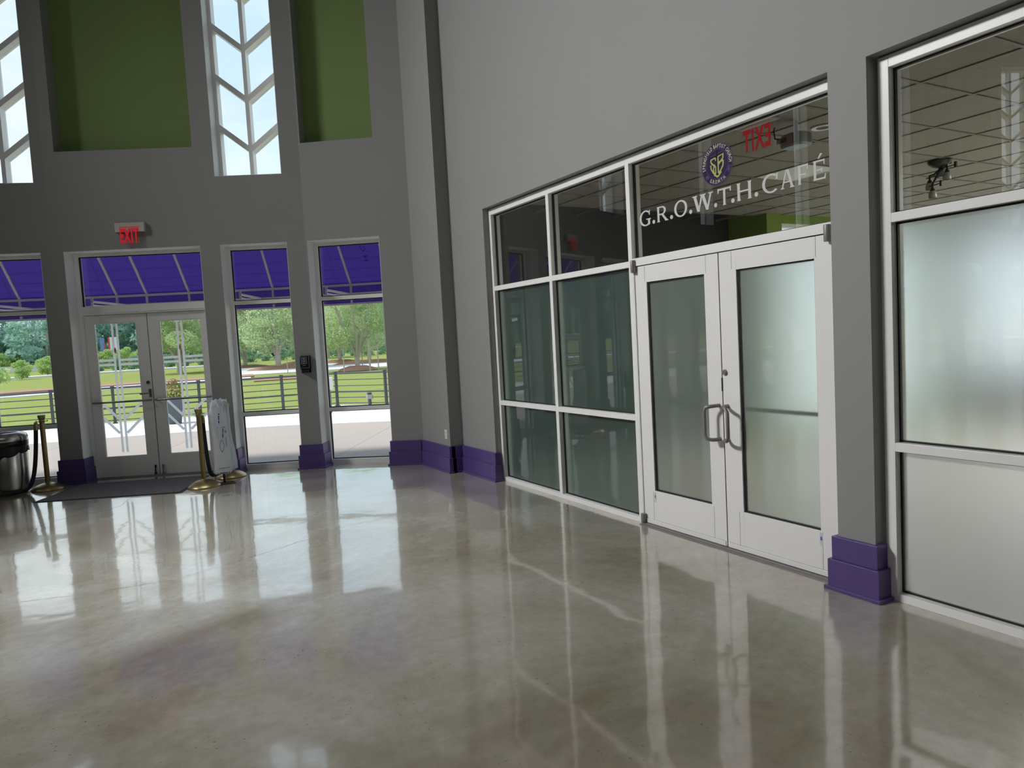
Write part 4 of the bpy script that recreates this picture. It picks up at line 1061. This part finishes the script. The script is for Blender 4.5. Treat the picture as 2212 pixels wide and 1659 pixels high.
# ------------------------------------------------------------------ outside: patio, lawn, road
def slab(poly, z0, z1): 
    b = MB(); b.prism(poly, z0, z1, lambda u, v, z: (u, v, z)); return b
ccx, ccy = -3.8, -2.767
def pol(az, d): return (ccx+d*math.sin(R(az)), ccy+d*math.cos(R(az)))
rail_pts = [(-24, 17.2), (-16.0, 18.6), (-10.5, 18.9), (-7.7, 18.6), (-5.05, 17.95), (-3.73, 17.50), (-1.8, 17.1), (0.19, 16.70), (1.55, 16.35), (2.48, 15.05), (3.6, 13.2), (5.0, 11.4)]
def off_curve(pts, d):
    out = []
    for i, p in enumerate(pts):
        a = Vector(pts[max(i-1, 0)]); c = Vector(pts[min(i+1, len(pts)-1)]); t = (c-a).normalized(); n = Vector((-t.y, t.x))
        if n.dot(Vector(p)-Vector((cx, cy))) < 0: n = -n
        out.append(tuple(Vector(p)+n*d))
    return out
edge = off_curve(rail_pts, 0.28)
inner = [(0.13, 6.2), (4.9, 4.9)]
wallline = [tuple(f.p(0, 0.3, 0)[:2]) for f in F]+[(END[0], END[1]+0.3)]
def smooth(pts, n=8):
    out = []
    for i in range(len(pts)-1):
        a, b_, c, d = (Vector(pts[max(i-1, 0)]), Vector(pts[i]), Vector(pts[i+1]), Vector(pts[min(i+2, len(pts)-1)]))
        for k in range(n):
            t = k/n; out.append(tuple(0.5*((2*b_)+(c-a)*t+(2*a-5*b_+4*c-d)*t*t+(3*b_-a-3*c+d)*t**3)))
    return out+[tuple(pts[-1])]
mid = smooth([(-24, 14.6), (-14, 15.2), (-8, 14.9), (-3.96, 13.97), (-1.28, 13.05), (0.29, 12.05), (1.6, 11.0), (3.4, 9.0)])
b = slab([(5.2, 4.9), (0.2, 5.2)]+wallline+[(-24, 7.0)]+mid, -0.15, -0.012); struct('patio', b, M['patio_concrete'], 'tan concrete patio outside the doors')
b = slab(mid+edge[::-1], -0.15, -0.008); struct('patio.001', b, M['road_concrete'], 'white concrete border of the patio along the railing')
jb = MB()
for (ax, ay), (bx_, by_) in (((-1.21, 7.27), (1.35, 11.13)), ((-3.9, 8.6), (-2.1, 13.2)), ((-6.2, 9.4), (-4.4, 14.0))):
    d = Vector((bx_-ax, by_-ay)).normalized(); n = Vector((-d.y, d.x))*0.006
    jb.prism([(ax-n.x, ay-n.y), (bx_-n.x, by_-n.y), (bx_+n.x, by_+n.y), (ax+n.x, ay+n.y)], -0.0118, -0.0112, lambda u, v, z: (u, v, z))
struct('patio_joint', jb, M['patio_joint'], 'thin saw cut joints in the patio concrete')
b = slab([(-320, -60), (-320, 420), (320, 420), (320, -60)], -0.6, -0.16)
b = MB()
def ground():
    """lawn: a gently rising grid outside the building"""
    n = 90; v = []
    for i in range(n+1):
        for j in range(n+1):
            az = -80+130*j/n; d = 9*(1+0)*((420/9)**(i/n)); x, y = pol(az, d)
            z = -0.05 if d < 60 else -0.05+min(1.0, (d-60)/60)*0.25
            b.v.append(Vector((x, y, z)))
    for i in range(n):
        for j in range(n): b.f.append((i*(n+1)+j, i*(n+1)+j+1, (i+1)*(n+1)+j+1, (i+1)*(n+1)+j))
ground()
struct('lawn', b, M['lawn'], 'sunny green lawn beyond the railing')
def arc_band(name, a0, a1, d0, d1, z, mat, label, n=24, wob=0.0):
    rnd = random.Random(len(name)+int(d0)); pts = [pol(a0+(a1-a0)*k/n, d0+wob*(rnd.random()-0.5)) for k in range(n+1)]+[pol(a0+(a1-a0)*k/n, d1+wob*(rnd.random()-0.5)) for k in reversed(range(n+1))]
    return struct(name, slab(pts, -0.1, z), M[mat], label)
arc_band('road', -75, 9.4, 42.2, 46.5, 0.0, 'road_concrete', 'pale road strip crossing the lawn')
arc_band('mulch_strip', -75, 9.6, 46.7, 50.2, 0.05, 'mulch', 'red brown mulch strip along the road', n=60, wob=0.25)
arc_band('mulch_strip.001', 9.6, 13.2, 39.5, 42.0, 0.02, 'mulch', 'red brown mulch strip below the parking lawn')
arc_band('parking_lot', 8.2, 34, 50.5, 84, 0.0, 'asphalt', 'pale grey parking lot under the trees')
arc_band('road.001', -30, 8, 84, 88, 0.22, 'road_concrete', 'distant pale road behind the lawn')
rnd = random.Random(3)
def island(az, d, rx, rd, label):
    x, y = pol(az, d); n = 22; b = MB(); t = Vector((math.cos(R(az)), -math.sin(R(az)))); q = Vector((math.sin(R(az)), math.cos(R(az))))
    for k, zz in ((1.0, -0.02), (0.8, 0.14), (0.4, 0.28)):
        for j in range(n):
            g = 2*PI*j/n; p = Vector((x, y))+t*(rx*k*math.cos(g)*(1+0.1*rnd.random()))+q*(rd*k*math.sin(g)); b.v.append(Vector((p.x, p.y, zz)))
    for k in range(2):
        for j in range(n): b.f.append((k*n+j, k*n+(j+1) % n, (k+1)*n+(j+1) % n, (k+1)*n+j))
    b.f.append(tuple(2*n+j for j in range(n)))
    return struct('mulch_island', b, M['mulch'], label)

# ------------------------------------------------------------------ railing
def railing():
    e = empty('patio_railing', (0.19, 16.7, 0), 'dark grey metal railing with horizontal bars along the patio edge', 'railing')
    def at(poly, t): return poly
    pts = [Vector((x, y, 0)) for x, y in rail_pts]
    posts = [(-20.0, 17.9), (-18.0, 18.25), (-16.0, 18.6), (-14.2, 18.7), (-12.4, 18.8), (-10.5, 18.9), (-9.1, 18.75), (-7.7, 18.6), (-6.4, 18.28), (-5.05, 17.95), (-3.73, 17.50), (-1.8, 17.1), (0.19, 16.70), (1.55, 16.35), (2.48, 15.05), (3.6, 13.2)]
    pm = MB(); pm.box(-0.034, 0.034, -0.034, 0.034, -0.01, 0.90); pm.box(-0.044, 0.044, -0.044, 0.044, 0.90, 0.925); pm.box(-0.06, 0.06, -0.06, 0.06, -0.01, 0.01)
    me = pm.mesh('post'); me.materials.append(M['rail_paint'])
    for x, y in posts:
        o = bpy.data.objects.new('post', me); COL.objects.link(o); o.parent = e; o.location = Vector((x, y, 0))-e.location
    for z, r in ((0.875, 0.026), (0.70, 0.011), (0.535, 0.011), (0.375, 0.022), (0.22, 0.011), (0.07, 0.011)):
        b = MB(); b.tube([p+Vector((0, 0, z)) for p in pts], r, 8); obj('rail', b, M['rail_paint'], e, True)
railing()

# ------------------------------------------------------------------ awnings
AP = [(0.43, 3.45), (0.70, 3.31), (0.88, 3.18), (1.02, 3.07), (1.20, 2.87), (1.32, 2.73), (1.43, 2.61), (1.50, 2.545)]
def awning(f, s0, s1, ribs, label, arms=()):
    e = empty('awning', f.p((s0+s1)/2, TH, 2.5), label, 'awning', 'purple awnings over the front windows')
    s0, s1 = 0.0, f.L
    def P(u, d, z):
        return f.p(u-d*f.m0 if u <= 0 else (u+d*f.m1 if u >= f.L else u), d, z)
    b = MB()
    outer = AP+[(1.505, 2.222)]
    for i in range(len(outer)-1):
        (d0, z0), (d1, z1) = outer[i], outer[i+1]
        b.quad_prism([P(s0, d0, z0+0.03), P(s1, d0, z0+0.03), P(s1, d1+0.0, z1+0.03), P(s0, d1, z1+0.03),
                      P(s0, d0+0.004, z0+0.034), P(s1, d0+0.004, z0+0.034), P(s1, d1+0.004, z1+0.034), P(s0, d1+0.004, z1+0.034)])
    obj('canopy', b, M['awning_canvas'], e)
    for s in ribs:
        r = MB()
        for i in range(len(AP)-1):
            (d0, z0), (d1, z1) = AP[i], AP[i+1]
            r.quad_prism([f.p(s-0.016, d0, z0-0.012), f.p(s+0.016, d0, z0-0.012), f.p(s+0.016, d1, z1-0.012), f.p(s-0.016, d1, z1-0.012),
                          f.p(s-0.016, d0, z0+0.022), f.p(s+0.016, d0, z0+0.022), f.p(s+0.016, d1, z1+0.022), f.p(s-0.016, d1, z1+0.022)])
        r.box(s-0.016, s+0.016, 1.475, 1.497, 2.26, 2.545, f.p)
        obj('rib', r, M['white_paint'], e)
    r = MB(); r.box(s0, s1, 1.465, 1.497, 2.520, 2.552, P); obj('front_rail', r, M['white_paint'], e)
    r = MB(); r.box(s0, s1, 1.470, 1.500, 2.236, 2.262, P); obj('bottom_rail', r, M['white_paint'], e)
    r = MB(); r.box(s0, s1, 1.435, 1.465, 2.385, 2.412, P); obj('lower_rail', r, M['white_paint'], e)
    for s in arms:
        r = MB(); r.box(s-0.03, s+0.0, TH+0.02, 1.435, 2.385, 2.412, f.p); r.box(s-0.022, s-0.008, TH+0.02, 1.435, 2.340, 2.36, f.p); r.box(s-0.03, s, TH+0.02, TH+0.04, 2.33, 2.45, f.p); obj('side_arm', r, M['white_paint'], e)
    return e
awning(F[0], -0.10, F[0].L+0.02, [0.10, 0.705, 1.317], 'purple awning section over the window nearest the corner column', [F[0].L-0.06])
awning(F[1], 0.03, F[1].L-0.04, [0.24, 0.846, 1.47, 2.087, 2.705, 3.14], 'purple awning section over the glass double doors', [1.04, 3.01])
awning(F[2], 0.06, F[2].L-0.02, [0.54, 1.09], 'purple awning section over the left window behind the trash can', [0.93])
awning(F[3], 0.02, F[3].L-0.02, [0.54], 'purple awning section one bay left of the picture')
def awning_marks():
    # faint lettering on the outside of the awning, showing reversed through the canvas
    f = F[0]; e = None
    for o in bpy.data.objects:
        if o.name == 'awning': e = o
    def on(u, v, w_):       # u along wall, v height fraction on the slope
        z = 2.62+v; d = 1.50
        for i in range(len(AP)-1):
            if AP[i+1][1] <= z <= AP[i][1]:
                t = (AP[i][1]-z)/(AP[i][1]-AP[i+1][1]); d = AP[i][0]+t*(AP[i+1][0]-AP[i][0])
        return f.p(u, d+0.0008, z+0.029)
    b = MB()
    for k in range(24):
        g0, g1 = R(20+140*k/24), R(20+140*(k+1)/24)
        b.prism([(0.42-0.42*math.sin(g0), 0.23+0.24*math.cos(g0)), (0.42-0.42*math.sin(g1), 0.23+0.24*math.cos(g1)), (0.42-0.37*math.sin(g1), 0.23+0.20*math.cos(g1)), (0.42-0.37*math.sin(g0), 0.23+0.20*math.cos(g0))], 0, 0.001, on)
    obj('ring_mark', b, M['awning_letter'], e)
    for i, ch in enumerate('HC'):
        t = text_mb(ch, 0.14, lambda u, v, w_: on(0.98-v*0.7, 0.24+0.13*i-u*0.0+u*0.9, w_)); obj('letter', t, M['awning_letter'], e)
awning_marks()

# ------------------------------------------------------------------ patio things
def bollard_light():
    x, y = pol(18.12, 19.2); o = Vector((x, y, 0))
    e = empty('bollard_light', o, 'small bollard light with a pale lens by the patio railing', 'bollard light')
    b = MB(); b.lathe([(0.07, -0.01), (0.07, 0.01), (0.045, 0.012), (0.045, 0.17)], 18, o); obj('post', b, M['rail_paint'], e, True)
    b = MB(); b.box(o.x-0.075, o.x+0.075, o.y-0.075, o.y+0.075, 0.17, 0.285); obj('lens', b, M['lamp_glass'], e, bevel=0.01)
    b = MB()
    for z in (0.20, 0.24): b.box(o.x-0.079, o.x+0.079, o.y-0.079, o.y+0.079, z, z+0.008)
    for k in (-1, 1): b.box(o.x+k*0.02-0.004, o.x+k*0.02+0.004, o.y-0.08, o.y+0.08, 0.17, 0.285)
    obj('louvre', b, M['sign_white'], e)
    b = MB(); b.box(o.x-0.05, o.x+0.05, o.y-0.05, o.y+0.05, 0.285, 0.34); obj('cap', b, M['rail_paint'], e, bevel=0.008)
bollard_light()
def meter_box():
    x, y = pol(15.17, 17.9); o = Vector((x, y, 0))
    e = empty('utility_box', o, 'white utility box on a post at the railing, edge showing in the right window', 'utility box')
    b = MB(); b.box(o.x-0.12, o.x+0.06, o.y-0.06, o.y+0.06, 0.56, 0.86); obj('box', b, M['white_paint'], e, bevel=0.01)
    b = MB(); b.box(o.x-0.03, o.x+0.0, o.y-0.02, o.y+0.02, -0.01, 0.56); obj('post', b, M['rail_paint'], e)
meter_box()
def leaf_quads(b, cen, rad, n, size, rnd, flat=1.0, shell=0.55):
    for _ in range(n):
        while True:
            p = Vector((rnd.uniform(-1, 1), rnd.uniform(-1, 1), rnd.uniform(-1, 1)))
            if p.length <= 1: break
        if p.length > 1e-3: p = p.normalized()*(shell+(1-shell)*p.length) if rnd.random() < 0.75 else p
        q = cen+Vector((p.x*rad[0], p.y*rad[1], p.z*rad[2]))
        a = Vector((rnd.gauss(0, 1), rnd.gauss(0, 1), rnd.gauss(0, 1)*flat)).normalized(); c = a.orthogonal().normalized()
        d = a.cross(c); g = rnd.random()*PI; e1 = (c*math.cos(g)+d*math.sin(g))*size*rnd.uniform(0.6, 1.2); e2 = (d*math.cos(g)-c*math.sin(g))*size*rnd.uniform(0.35, 0.7)
        i = len(b.v); b.v += [q-e1, q-e2*0.9, q+e1, q+e2*0.9]; b.f.append((i, i+1, i+2, i+3))
def planter():
    x, y = pol(4.0, 18.6); o = Vector((x, y, 0))
    e = empty('patio_planter', o, 'tall grey square planter with flowers outside the right door leaf', 'planter')
    b = MB(); w0, w1 = 0.13, 0.20
    b.quad_prism([(o.x-w0, o.y-w0, -0.01), (o.x+w0, o.y-w0, -0.01), (o.x+w0, o.y+w0, -0.01), (o.x-w0, o.y+w0, -0.01), (o.x-w1, o.y-w1, 0.62), (o.x+w1, o.y-w1, 0.62), (o.x+w1, o.y+w1, 0.62), (o.x-w1, o.y+w1, 0.62)])
    obj('pot', b, M['planter_grey'], e, bevel=0.01)
    rnd = random.Random(2); b = MB()
    leaf_quads(b, o+Vector((-0.02, 0, 0.78)), (0.26, 0.24, 0.20), 420, 0.035, rnd)
    leaf_quads(b, o+Vector((0.02, 0, 0.92)), (0.16, 0.16, 0.14), 120, 0.03, rnd)
    fl = obj('foliage', b, M['leaf_flower'], e, recalc=False); fl['kind'] = 'stuff'
    for nm, mt, q, n, r in (('pink_flowers', 'flower_pink', (0.03, 0, 1.0), 26, 0.05), ('yellow_flowers', 'flower_yellow', (0.16, -0.05, 0.66), 30, 0.06)):
        b = MB(); leaf_quads(b, o+Vector(q), (r, r, r*0.7), n, 0.022, rnd); fo = obj(nm, b, M[mt], e, recalc=False); fo['kind'] = 'stuff'
planter()

ZONES = ((-7.2, -3.2, 'left window'), (-3.2, -2.0, 'pier left of the doors'), (-2.0, 2.1, 'left door leaf'), (2.1, 6.7, 'right door leaf'), (6.7, 8.1, 'pier by the bag stand'),
         (8.1, 12.8, 'window left of the dispenser'), (12.8, 14.4, 'dispenser pier'), (14.4, 20.0, 'window nearest the corner column'))
ORD = ('first', 'second', 'third', 'fourth', 'fifth', 'sixth', 'seventh', 'eighth', 'ninth')
zcount = {}
def zone_label(kind, az):
    for a, c, nm in ZONES:
        if a <= az < c:
            k = zcount.get((kind, nm), 0); zcount[(kind, nm)] = k+1
            return '%s beyond the %s, %s from the left' % (kind, nm, ORD[min(k, 8)])
    return kind+(' left of the picture, seen at most in reflections' if az < 0 else ' right of the windows, hidden from view')

# ------------------------------------------------------------------ trees and shrubs
def tree_proto(seed, h, cr, stems, n, leaf, mat, low=0.30, openness=0.0):
    """returns (trunk mesh, foliage mesh) at the origin"""
    rnd = random.Random(seed); tb = MB(); lb = MB(); fork = h*0.13
    tb.tube([(0, 0, -0.1), (0, 0, fork*0.35), (0.02, 0, fork*1.05)], [h*0.034, h*0.026, h*0.028], 9)
    tips = []
    for k in range(stems):
        g = 2*PI*k/stems+rnd.uniform(-0.3, 0.3); sp = rnd.uniform(0.35, 0.8)
        pts = [(0, 0, fork*0.9)]; rr = [h*0.017]
        for t in (0.25, 0.5, 0.75, 1.0):
            rad = cr*sp*t**1.1; z = fork+(h*rnd.uniform(0.72, 0.86)-fork)*t
            pts.append((rad*math.cos(g)+rnd.uniform(-.1, .1), rad*math.sin(g)+rnd.uniform(-.1, .1), z)); rr.append(h*0.017*(1-0.8*t))
        tb.tube(pts, rr, 7)
        for t in (2, 3):
            p = Vector(pts[t]); q = p+Vector((rnd.uniform(-1, 1)*cr*0.4, rnd.uniform(-1, 1)*cr*0.4, h*0.10)); tb.tube([p, p.lerp(q, 0.5)+Vector((0, 0, 0.05)), q], [rr[t]*0.7, rr[t]*0.45, 0.008], 5)
    blobs = []
    for k in range(26):
        g = rnd.random()*2*PI; zz = rnd.random(); z = h*(low+(0.95-low)*zz); prof = math.sin(PI*min(1, 0.18+0.80*zz))**0.7
        r = cr*prof*math.sqrt(rnd.random())*0.85; s = cr*rnd.uniform(0.24, 0.42)
        blobs.append((Vector((r*math.cos(g), r*math.sin(g), z)), (s, s, s*0.62)))
    for c, rad in blobs: leaf_quads(lb, c, rad, int(n/26), leaf, rnd, shell=0.5+openness)
    tm = tb.mesh('trunk', smooth=True); tm.materials.append(M['bark']); lm = lb.mesh('foliage', recalc=False); lm.materials.append(M[mat])
    return tm, lm
def place_tree(name, proto, az, d, scale, rot, label, group, cat='tree', z=0.0):
    x, y = pol(az, d); e = empty(name, (x, y, z), label, cat, group); e.scale = (scale, scale, scale); e.rotation_euler.z = rot
    for nm, me in (('trunk', proto[0]), ('foliage', proto[1])):
        if me is None: continue
        o = bpy.data.objects.new(nm, me); COL.objects.link(o); o.parent = e
        if nm == 'foliage': o['kind'] = 'stuff'
    return e
oaks = [tree_proto(11, 8.2, 4.6, 6, 26000, 0.105, 'leaf_oak', 0.27), tree_proto(12, 7.0, 4.3, 7, 23000, 0.095, 'leaf_oak', 0.29, 0.05), tree_proto(13, 8.0, 4.8, 5, 25000, 0.11, 'leaf_oak', 0.25)]
OG = 'spreading parking lot trees'
T = [('oak_tree', 0, 11.45, 60.0, 1.0, 0.4, 'big spreading tree with forked trunk framed by the window left of the dispenser'),
     ('oak_tree', 1, 17.36, 46.5, 0.86, 1.0, 'leafy tree with many stems framed by the window nearest the corner column'),
     ('oak_tree', 2, 4.6, 66.0, 1.0, 2.0, 'round leafy tree seen through the right door leaf'),
     ('oak_tree', 1, 9.1, 72.0, 1.0, 3.0, 'tree behind and left of the big forked tree'),
     ('oak_tree', 2, 12.9, 74.0, 0.9, 0.9, 'tree behind and right of the big forked tree'),
     ('oak_tree', 0, 16.05, 69.0, 0.85, 4.2, 'tree on the left in the window nearest the corner column'),
     ('oak_tree', 1, 18.3, 62.0, 0.95, 5.1, 'tree just right behind the many stemmed tree'),
     ('oak_tree', 2, 20.2, 66.0, 1.0, 2.6, 'tree at the right edge of the window nearest the corner column'),
     ('oak_tree', 0, 15.2, 92.0, 0.9, 1.7, 'far tree on the left edge of the window nearest the corner column'),
     ('oak_tree', 2, 6.6, 90.0, 0.9, 1.2, 'tree hidden mostly by the pier beside the bag stand')]
for nm, pi_, az, d, sc, ro, lb in T:
    place_tree(nm, oaks[pi_], az, d, sc, ro, lb, OG)
island(11.45, 60.0, 2.4, 1.1, 'mulch mound under the big forked tree'); island(17.36, 46.5, 1.25, 1.0, 'mulch mound under the many stemmed tree')
island(16.05, 69, 1.8, 0.9, 'mulch mound under the left tree of the parking lot'); island(18.3, 62, 3.0, 0.8, 'long mulch island behind the many stemmed tree')
island(12.9, 74, 1.7, 0.8, 'mulch mound right of the big forked tree'); island(9.1, 72, 2.2, 0.8, 'long mulch island left of the big forked tree')
forest = [tree_proto(21, 17, 6.2, 3, 9000, 0.42, 'leaf_forest_haze', 0.08), tree_proto(22, 15, 6.6, 3, 8000, 0.42, 'leaf_forest_haze', 0.06)]
rnd = random.Random(5)
k = 0; az = -62.0
while az < 21:
    d = rnd.uniform(128, 160); s = rnd.uniform(0.8, 1.15)*(1.0 if az < 10 else 0.5)
    place_tree('forest_tree', forest[k % 2], az, d, s, rnd.random()*6, zone_label('dark forest tree', az), 'forest trees beyond the road', z=0.1)
    az += rnd.uniform(1.1, 2.2); k += 1
bush = tree_proto(31, 3.2, 2.0, 3, 2600, 0.16, 'leaf_bush', 0.06); hedge = tree_proto(32, 2.6, 2.2, 3, 2200, 0.17, 'leaf_hedge', 0.05)
for az, d, s, lb in ((-4.95, 80, 0.52, 'round shrub on the lawn in the left window'), (-6.85, 44, 0.52, 'bright shrub at the left picture edge'), (-3.5, 96, 0.62, 'shrub beside the far road, right in the left window'),
                     (-6.3, 132, 1.05, 'shrub behind the far road at the left'), (-5.3, 133, 0.85, 'small shrub behind the far road barrier'), (-4.3, 133, 1.0, 'shrub behind the barrier, above the round lawn shrub'), (-3.4, 134, 0.95, 'shrub behind the barrier beside the pier'),
                     (0.1, 112, 0.80, 'yellow green shrub below the billboard'), (-0.9, 112, 0.75, 'yellow green shrub left of the billboard post'), (1.2, 110, 0.85, 'yellow green shrub right of the door decal'), (2.1, 114, 0.75, 'yellow green shrub beside the door stile')):
    place_tree('shrub', bush, az, d, s, rnd.random()*6, lb, 'bright shrubs beyond the lawn', 'shrub', 0.15)
az = -1.6; 
while az < 20.5:
    if True:
        place_tree('hedge_shrub', hedge, az, 98+rnd.uniform(-2, 2), rnd.uniform(0.42, 0.55), rnd.random()*6, zone_label('low dark hedge shrub', az), 'hedge behind the lawn', 'shrub', 0.2)
    az += 1.1

# ------------------------------------------------------------------ far things
def billboard():
    x, y = pol(0.20, 122); o = Vector((x, y, 0)); t = Vector((1, 0, 0))
    e = empty('billboard', o, 'white and blue billboard on a pole before the forest, left door leaf', 'billboard')
    b = MB(); b.tube([o+Vector((0.5, 0, -0.1)), o+Vector((0.5, 0, 2.9))], 0.11, 8); obj('pole', b, M['grey_metal'], e)
    b = MB(); b.box(o.x+0.05, o.x+1.15, o.y-0.1, o.y+0.1, 2.7, 4.7); obj('white_panel', b, M['billboard_white'], e)
    b = MB(); b.box(o.x-1.05, o.x-0.45, o.y-0.05, o.y+0.25, 2.8, 4.6); obj('blue_panel', b, M['billboard_blue'], e)
    b = MB(); b.box(o.x-0.02, o.x+0.22, o.y-0.14, o.y-0.1, 2.9, 4.7); b.box(o.x-0.52, o.x-0.42, o.y-0.14, o.y-0.05, 2.85, 3.9); obj('red_stripe', b, M['billboard_red'], e)
    b = MB(); b.box(o.x-1.4, o.x+1.5, o.y-0.5, o.y-0.1, 2.55, 2.68); obj('catwalk', b, M['tan_stub'], e)
billboard()
def barrier():
    b = MB(); n = 12
    for k in range(n):
        a, c = pol(-7.5+5.6*k/n, 125), pol(-7.5+5.6*(k+1)/n, 125)
        b.quad_prism([(a[0], a[1], 0.1), (c[0], c[1], 0.1), (c[0], c[1]+0.3, 0.1), (a[0], a[1]+0.3, 0.1), (a[0], a[1], 1.15), (c[0], c[1], 1.15), (c[0], c[1]+0.3, 1.15), (a[0], a[1]+0.3, 1.15)])
    tag(obj('road_barrier', b, M['asphalt']), 'long grey concrete barrier along the far road in the left window', 'barrier')
barrier()
PL = [(16.32, 45.0, 1.42, 0.035, 'thin sign post left of the many stemmed tree'), (17.75, 47.5, 1.7, 0.03, 'thin leaning post right of the many stemmed trunk'),
      (18.32, 45.5, 2.0, 0.06, 'thick wooden post right of the many stemmed tree'), (18.98, 45.5, 1.6, 0.035, 'thin sign post at the right of the window nearest the column'),
      (12.1, 50.0, 0.9, 0.03, 'short thin post on the lawn right of the forked tree')]
for az, d, h, r, lb in PL:
    x, y = pol(az, d); o = Vector((x, y, 0)); e = empty('marker_post', o, lb, 'post', 'posts along the parking lot')
    b = MB(); b.tube([o+Vector((0, 0, -0.1)), o+Vector((0, 0, h))], r, 7); obj('shaft', b, M['bark'], e)
    b = MB(); b.box(o.x-r*1.6, o.x+r*1.6, o.y-r*1.6, o.y+r*1.6, h, h+0.08); obj('cap', b, M['grey_metal'], e)

# ------------------------------------------------------------------ potted plants seen only as reflections in the cafe door glass
def lobby_plant(loc, seed, label):
    o = Vector(loc); e = empty('potted_plant', o, label, 'plant', 'potted plants by the far windows'); rnd = random.Random(seed)
    b = MB()
    for k in range(3):
        g = k*2*PI/3; b.tube([o+Vector((0.20*math.cos(g), 0.20*math.sin(g), 0)), o+Vector((0.09*math.cos(g), 0.09*math.sin(g), 0.26))], 0.010, 6)
    obj('tripod_stand', b, M['black_metal'], e)
    b = MB(); b.lathe([(0.10, 0.24), (0.15, 0.36), (0.165, 0.50), (0.155, 0.50), (0.14, 0.46)], 24, o); obj('pot', b, M['black_plastic'], e, True)
    b = MB()
    for k in range(22):
        g = rnd.random()*2*PI; ln = rnd.uniform(0.3, 0.55); up = rnd.uniform(0.12, 0.46); n = 6; w0 = rnd.uniform(0.03, 0.055)
        d = Vector((math.cos(g), math.sin(g), 0)); sd = Vector((-d.y, d.x, 0)); i = len(b.v)
        for j in range(n+1):
            t = j/n; c = o+d*(ln*t)+Vector((0, 0, 0.48+up*math.sin(PI*min(1, t*0.85+0.05))*1.1-0.12*t*t)); ww = w0*math.sin(PI*(0.06+0.92*t)); b.v += [c-sd*ww, c+sd*ww]
        for j in range(n): b.f.append((i+2*j, i+2*j+1, i+2*j+3, i+2*j+2))
    fo = obj('leaves', b, M['leaf_hedge'], e, recalc=False); fo['kind'] = 'stuff'
lobby_plant((-8.68, 8.62, 0), 1, 'upright potted plant on a tripod stand by the far windows, seen in reflections')
lobby_plant((-10.35, 8.45, 0), 2, 'second potted plant by the far windows, farther left, seen in reflections')
